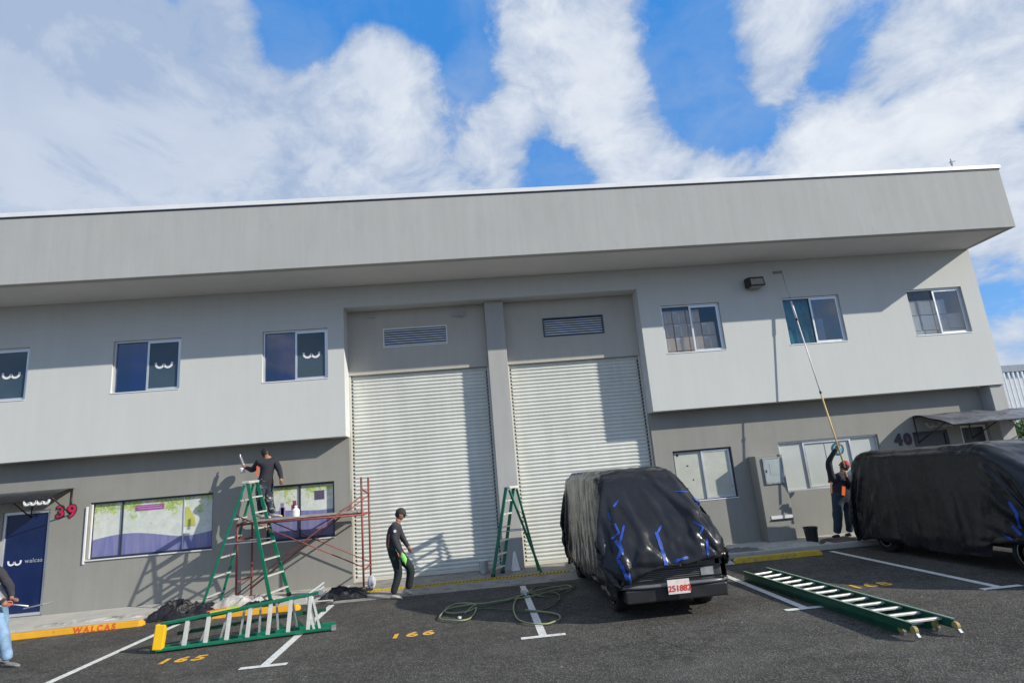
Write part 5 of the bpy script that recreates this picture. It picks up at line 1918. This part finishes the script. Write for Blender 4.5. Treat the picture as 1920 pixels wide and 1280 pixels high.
        q.grid(shoe_f, 14, 12, wrap=True)
        t.part('shoe', q, shoe, smooth=True, fix=True)
    if cap:
        q = MB()

        def capf(u, v):
            a, e = 2 * pi * u, 0.10 + (pi / 2 - 0.10) * v
            return HC + (Fw * cos(e) * cos(a) * 1.10 + Sd * cos(e) * sin(a) * 0.90 + Z * (sin(e) * 1.12 + .14)) * R
        q.grid(capf, 24, 8, wrap=True)
        cp = t.part('cap', q, cap, smooth=True, fix=True)
        q = MB()
        q.grid(lambda u, v: HC + (Fw * (0.9 + 0.75 * v) * cos((u - .5) * 1.7) + Sd * sin((u - .5) * 1.7) * (0.85 - .1 * v) + Z * (0.30 - 0.10 * v)) * R, 10, 4)
        q.grid(lambda u, v: HC + (Fw * (0.9 + 0.75 * v) * cos((u - .5) * 1.7) + Sd * sin((u - .5) * 1.7) * (0.85 - .1 * v) + Z * (0.25 - 0.10 * v)) * R, 10, 4)
        t.part('brim', q, cap, cp, smooth=True)
    if hair:
        q = MB()

        def hf(u, v):
            a, e = 2 * pi * u, pi * (v * .5) - (.55 if cos(2 * pi * u) < .15 else -.45) * (1 - v)
            rr = 1.05 + 0.03 * noise.noise(Vector((u * 30, v * 20, 3)))
            return HC + (Fw * cos(e) * cos(a) * 1.0 * rr + Sd * cos(e) * sin(a) * .80 * rr + Z * sin(e) * 1.18 * rr) * R
        q.grid(hf, 28, 10, wrap=True)
        t.part('hair', q, M_hair, smooth=True)
    if face:
        for s in (-1, 1):
            c_ = HC + (Fw * .90 + Sd * .27 * s + Z * .09) * R
            t.part('eye', MB().lathe(c_, [(0.002, -.012), (0.011, -.005), (0.011, .005), (.002, .012)], 8), M_dark)
    if vest:
        vest(t, P_, S)
    return t, P_


# 1 worker on the scaffold, seen from behind, left arm out to the wall
sx0 = -4.52
person('worker in dark clothes with paint-spattered trousers reaching under the overhang from the scaffold',
       dict(footL=(-4.60, -0.28, 1.64), toeL=(-4.42, -0.34, 1.64), footR=(-4.42, -0.10, 1.64), toeR=(-4.24, -0.16, 1.64),
            knL=(-4.62, -0.32, 2.00), knR=(-4.50, -0.16, 2.00), hipL=(-4.64, -0.30, 2.36), hipR=(-4.52, -0.12, 2.36),
            pelvis=(-4.58, -0.21, 2.40), chest=(-4.52, -0.20, 2.76), neck=(-4.54, -0.17, 2.95), head=(-4.60, -0.13, 3.08),
            shL=(-4.68, -0.30, 2.88), elL=(-4.84, -0.20, 2.72), wrL=(-5.02, -0.06, 2.80), handL=(-5.08, -0.02, 2.84), gripL=(0, 0, 1),
            shR=(-4.38, -0.14, 2.88), elR=(-4.26, -0.20, 2.66), wrR=(-4.20, -0.30, 2.46), handR=(-4.19, -0.33, 2.40)),
       dict(skin=M_skin, shirt=M_shirt, sleeve=M_shirt, pant=M_paintpant), zs=0.95, S=0.98, cap=None, hair=True, look=(-0.7, 0.6, 0.3), shoe=M_shoe,
       vest=lambda t, P_, S: t.part('orange_strap', MB().beam((-4.66, -0.43, 2.52), (-4.655, -0.435, 2.74), 0.035, 0.015, (0, -1, 0)), M_orange))
sg = Thing('paint_gun', 'white cup paint spray gun held up by the worker on the scaffold', 'spray gun', (-5.12, 0.0, 2.80))
sg.part('cup', MB().lathe((-5.12, -0.02, 2.64), [(0.06, 0), (0.045, -0.0), (0.07, 0.09), (0.05, 0.11)], 16), M_polew)
sg.part('gun_body', MB().beam((-5.10, -0.03, 2.80), (-5.20, 0.06, 2.98), 0.045, 0.05).beam((-5.11, -.02, 2.75), (-5.12, -0.01, 2.86), .03, .04), M_steel, bevel=.006)
sg.part('nozzle', MB().tube([(-5.20, 0.06, 2.98), (-5.215, 0.08, 3.05)], 0.012, 8), M_polew)

# 2 walking worker in front of the left shutter
person('worker in dark cap and shirt walking right before the left shutter',
       dict(footL=(-1.720, -1.580, 0.005), toeL=(-1.560, -1.660, 0.000), footR=(-1.470, -1.320, 0.030), toeR=(-1.380, -1.360, 0.005),
            knL=(-1.600, -1.520, 0.460), knR=(-1.380, -1.360, 0.480), hipL=(-1.690, -1.540, 0.820), hipR=(-1.640, -1.360, 0.820),
            pelvis=(-1.680, -1.450, 0.860), belly=(-1.720, -1.450, 1.010), chest=(-1.690, -1.450, 1.210), neck=(-1.600, -1.450, 1.400), head=(-1.540, -1.450, 1.545),
            shL=(-1.650, -1.630, 1.310), elL=(-1.640, -1.690, 1.050), wrL=(-1.540, -1.660, 0.840), handL=(-1.500, -1.640, 0.780),
            shR=(-1.630, -1.280, 1.310), elR=(-1.540, -1.260, 1.070), wrR=(-1.420, -1.340, 0.900), handR=(-1.390, -1.360, 0.840)),
       dict(skin=M_skin, shirt=M_shirt2, sleeve=M_shirt2, pant=M_blackpant), zs=0.985, S=0.95, cap=M_cap, hair=True, look=(1, -0.12, -0.12), shoe=M_shoe,
       vest=lambda t, P_, S: (t.part('badge', MB().lathe((-1.620, -1.732, 1.230), [(0.028, 0), (0.028, 0.004)], 12, 'y'), M_flash),
                              t.part('orange_stripe', MB().beam((-1.775, -1.625, 0.920), (-1.740, -1.640, 1.180), 0.03, 0.012, (0, -1, 0)), mat('dull_orange_strip', (.35, .12, .06), .8))))
gv = Thing('work_gloves', 'bright green gloves hanging from the hand of the walking worker', 'gloves', (-1.490, -1.680, 0.660))
q = MB()
q.grid(lambda u, v: Vector((-1.50 + 0.07 * (v - .1) + 0.052 * sin(pi * min(1, v * 1.1 + .1)) * cos(2 * pi * u) * (1 + .4 * noise.noise(Vector((u * 4, v * 6, 1)))),
                            -1.685 + 0.03 * sin(2 * pi * u) * sin(pi * min(1, v + .08)), 0.82 - 0.26 * v)), 18, 14, wrap=True)
gv.part('glove', q, M_lime, smooth=True)
q = MB()
q.grid(lambda u, v: Vector((-1.60 + 0.035 * cos(2 * pi * u) * sin(pi * (v * .9 + .05)), -1.645 + 0.03 * sin(2 * pi * u), 0.94 - 0.10 * v)), 14, 8, wrap=True)
gv.part('glove', q, M_lime, smooth=True)

# 3 worker with the long pole, seen from behind, standing on the walk behind the rear of the right van
def wp(u, v, y):
    return atY(u - 3, v, y + 0.14)


ft1, ft2 = wp(1578, 1026, -0.45), wp(1600, 1023, -0.40)
ft1.z = ft2.z = 0.135
person('worker in red cap holding the long roller pole upward beside the right covered van',
       dict(footL=ft1, toeL=ft1 + Vector((0, .17, -.005)), footR=ft2, toeR=ft2 + Vector((.03, .17, -.005)),
            knL=wp(1574, 983, -0.48), knR=wp(1597, 982, -0.44), hipL=wp(1573, 936, -0.45), hipR=wp(1592, 935, -0.43),
            pelvis=wp(1582, 929, -0.45), chest=wp(1578, 903, -0.44), neck=wp(1582, 886, -0.42), head=wp(1586, 874, -0.42),
            shL=wp(1563, 898, -0.44), elL=wp(1556, 866, -0.52), wrL=wp(1570, 842, -0.66), handL=wp(1574, 834, -0.70), gripL=(1, 0, 0),
            shR=wp(1596, 897, -0.43), elR=wp(1603, 915, -0.58), wrR=wp(1590, 893, -0.72), handR=wp(1587, 884, -0.75), gripR=(-1, 0, 0)),
       dict(skin=M_skin, shirt=M_shirt, sleeve=M_shirt, pant=M_jean), S=1.06, cap=M_redcap, hair=True, look=(0.15, 1, 0.35), shoe=M_bshoe,
       vest=lambda t, P_, S: (t.part('orange_strap', MB().beam(wp(1584, 928, -0.63), wp(1585, 910, -0.63), 0.075, 0.015, (0, -1, 0)), M_orange),
                              t.part('orange_strap', MB().beam(wp(1562, 924, -0.62), wp(1561, 902, -0.62), 0.03, 0.015, (0, -1, 0)), MATS['dull_orange_strip'])))
# the pole from his right hand up to the wall under the parapet
pb = atY(1584, 876, -0.64)
pt = atY(1466, 512, -0.12)
pol = Thing('roller_pole', 'long telescopic paint roller pole leaning from the worker to the upper wall', 'roller pole', pb)


def pole_pt(v):
    # the pole as one straight line through the hands
    return pb.lerp(pt, v)


pol.part('handle', MB().tube([pole_pt(0), pole_pt(0.36)], 0.018, 8), M_pole, smooth=True)
pol.part('extension', MB().tube([pole_pt(0.36), pole_pt(0.74)], 0.015, 8), M_polew, smooth=True)
pol.part('grip', MB().tube([pole_pt(0.74), pole_pt(0.84)], 0.025, 8), M_polew, smooth=True)
pol.part('thin_end', MB().tube([pole_pt(0.84), pole_pt(1.0)], 0.008, 6), M_steel, smooth=True)
for v in (0.36, 0.74):
    pol.part('collar', MB().tube([pole_pt(v - .006), pole_pt(v + .006)], 0.026, 8), M_black)
pol.part('roller_frame', MB().tube([pt, pt + Vector((-.02, .05, .04)), pt + Vector((-.14, .09, .05))], 0.006, 6), M_steel)
pol.part('roller', MB().tube([pt + Vector((-.16, .098, .06)), pt + Vector((.06, .098, .07))], 0.03, 10), mat('grey_roller', (.30, .30, .30), .9))

# 4 worker cut by the left edge of the picture
person('worker in orange vest and light jeans stepping in before the navy door',
       dict(footL=(-6.88, -3.95, 0.0), toeL=(-6.70, -4.00, 0.0), footR=(-7.28, -3.62, 0.0), toeR=(-7.10, -3.66, 0.0),
            knL=(-7.00, -3.93, 0.44), knR=(-7.22, -3.66, 0.46), hipL=(-7.20, -3.92, 0.80), hipR=(-7.24, -3.72, 0.80),
            pelvis=(-7.28, -3.82, 0.84), chest=(-7.42, -3.82, 1.20), neck=(-7.52, -3.82, 1.42), head=(-7.52, -3.82, 1.58),
            shL=(-7.36, -4.02, 1.32), elL=(-7.08, -4.10, 1.08), wrL=(-6.98, -4.02, 0.88), handL=(-6.93, -3.99, 0.84), gripL=(1, 0, 0),
            shR=(-7.38, -3.64, 1.32), elR=(-7.22, -3.58, 1.06), wrR=(-7.08, -3.72, 0.90), handR=(-7.03, -3.75, 0.87), gripR=(1, 0, 0)),
       dict(skin=M_skin, shirt=M_shirt2, sleeve=M_shirt2, pant=M_ljean), S=0.96, cap=M_cap, hair=True, look=(1, -0.1, -0.2), shoe=M_gshoe,
       vest=lambda t, P_, S: (t.part('orange_vest', MB().beam((-7.30, -4.02, 0.90), (-7.42, -4.05, 1.26), 0.16, 0.02, (0, -1, 0)), M_orange),
                              t.part('glove_cuff', MB().tube([(-7.06, -4.085, 1.03), (-7.01, -4.04, 0.93)], 0.06, 10), M_steel)))
rp = Thing('paint_roller', 'red handled paint roller held by the worker in the orange vest', 'paint roller', (-6.6, -3.9, 0.86))
rp.part('handle', MB().tube([(-7.3, -3.98, 0.90), (-6.87, -3.98, 0.84)], 0.014, 8), mat('red_handle', (.6, .05, .03), .5), smooth=True)
rp.part('rod', MB().tube([(-6.87, -3.98, 0.84), (-6.65, -3.98, 0.80)], 0.008, 8), M_polew, smooth=True)
tr = Thing('scraper_blade', 'flat grey paint tray held out beside the navy door', 'paint tray', (-6.3, -3.9, 0.75))
tr.part('tray', MB()._add([(-6.68, -4.04, 0.765), (-6.40, -4.04, 0.80), (-6.36, -3.88, 0.80), (-6.64, -3.88, 0.765), (-6.68, -4.04, 0.785), (-6.40, -4.04, 0.82), (-6.36, -3.88, 0.82), (-6.64, -3.88, 0.785)],
                          [(3, 2, 1, 0), (4, 5, 6, 7), (0, 1, 5, 4), (1, 2, 6, 5), (2, 3, 7, 6), (3, 0, 4, 7)]), M_steel, bevel=.005)

# ------------------------------------------------------------------ right background: wall, palisade fence, shrub, hills
bw = Thing('boundary_wall', 'white boundary wall beyond the building corner', 'wall', (20, 5, 0))
bw.part('wall_face', MB().box(13.9, 42, 5.0, 5.2, 0, 2.15), M_wallw, bevel=.01)
fc = Thing('palisade_fence', 'white metal palisade fence above the boundary wall', 'fence', (20, 9, 0))
M_pal = mat('white_palisade', (0.60, 0.66, 0.72), 0.5)
x = 16.0
pal = None
k = 0
while x < 27:
    if pal is None:
        pal = fc.part('pale', MB().box(-0.035, 0.035, -0.02, 0.02, 1.0, 4.55), M_pal)
        pal.location = Vector((x, 9.0, 0)) - fc.loc
        for v in pal.data.vertices:
            v.co += fc.loc
    else:
        c_ = pal.copy()
        COL.objects.link(c_)
        c_.location = Vector((x, 9.0, 0)) - fc.loc
    x += 0.20
    k += 1
for z in (1.4, 4.3):
    fc.part('rail', MB().box(15.9, 27, 9.03, 9.08, z, z + 0.06), M_pal)
fc.part('post', MB().box(15.8, 15.9, 9.0, 9.1, 0, 4.6), M_pal)


def shrub(label, c, r, h, n, seed):
    t = Thing('shrub', label, 'shrub', (c[0], c[1], 0), 'green shrubs beyond the building corner')
    rr = random.Random(seed)
    q = MB()
    for k in range(5):
        a = rr.random() * 2 * pi
        q.tube([(c[0], c[1], 0), (c[0] + .3 * r * cos(a), c[1] + .3 * r * sin(a), h * .5), (c[0] + .7 * r * cos(a), c[1] + .7 * r * sin(a), h * .9)], 0.03, 5, radii=[.05, .035, .015])
    t.part('stem', q, M_bark, smooth=True)
    q = MB()
    vs, fs = [], []
    cl = [(rr.uniform(-1, 1), rr.uniform(-1, 1), rr.uniform(.3, 1.0), rr.uniform(.25, .5)) for _ in range(16)]
    for i in range(n):
        b_ = rr.choice(cl)
        d = Vector((rr.gauss(0, 1), rr.gauss(0, 1), rr.gauss(0, 1))).normalized() * (rr.random() ** .4) * b_[3]
        p = Vector((c[0] + (b_[0] * .7 + d.x) * r, c[1] + (b_[1] * .7 + d.y) * r, h * (b_[2] * .8 + d.z * .35)))
        a1 = Vector((rr.uniform(-1, 1), rr.uniform(-1, 1), rr.uniform(-1, 1))).normalized() * 0.085
        a2 = a1.orthogonal().normalized() * 0.04
        o = len(vs)
        vs += [p - a1, p + a2, p + a1, p - a2]
        fs.append((o, o + 1, o + 2, o + 3))
    q._add(vs, fs)
    t.part('foliage', q, M_leaf, kind='stuff', fix=False)


shrub('leafy green shrub before the fence at the building corner', (15.6, 4.2), 0.75, 3.05, 2600, 4)
shrub('lower green shrub at the far end of the boundary wall', (17.2, 4.3), 0.9, 2.9, 2600, 5)
hl = MB()
hl.grid(lambda u, v: (200 + 700 * u, 500 + 200 * v, (38 + 30 * noise.noise(Vector((u * 6, 1, 0))) + 10 * noise.noise(Vector((u * 22, 4, 0)))) * sin(v * pi)), 80, 12)
struct('hills', hl, M_hill, 'distant hills beyond the fence', smooth=True, fix=False)
fb = Thing('distant_warehouse', 'far blue grey warehouse roof beyond the fence', 'building', (40, 45, 0))
fb.part('wall', MB().box(36, 80, 45, 60, 0, 8.6), M_wallw)
fb.part('roof', MB().box(35.5, 80.5, 44.5, 60.5, 8.61, 9.3), mat('blue_grey_roof', (.22, .27, .33), .5))
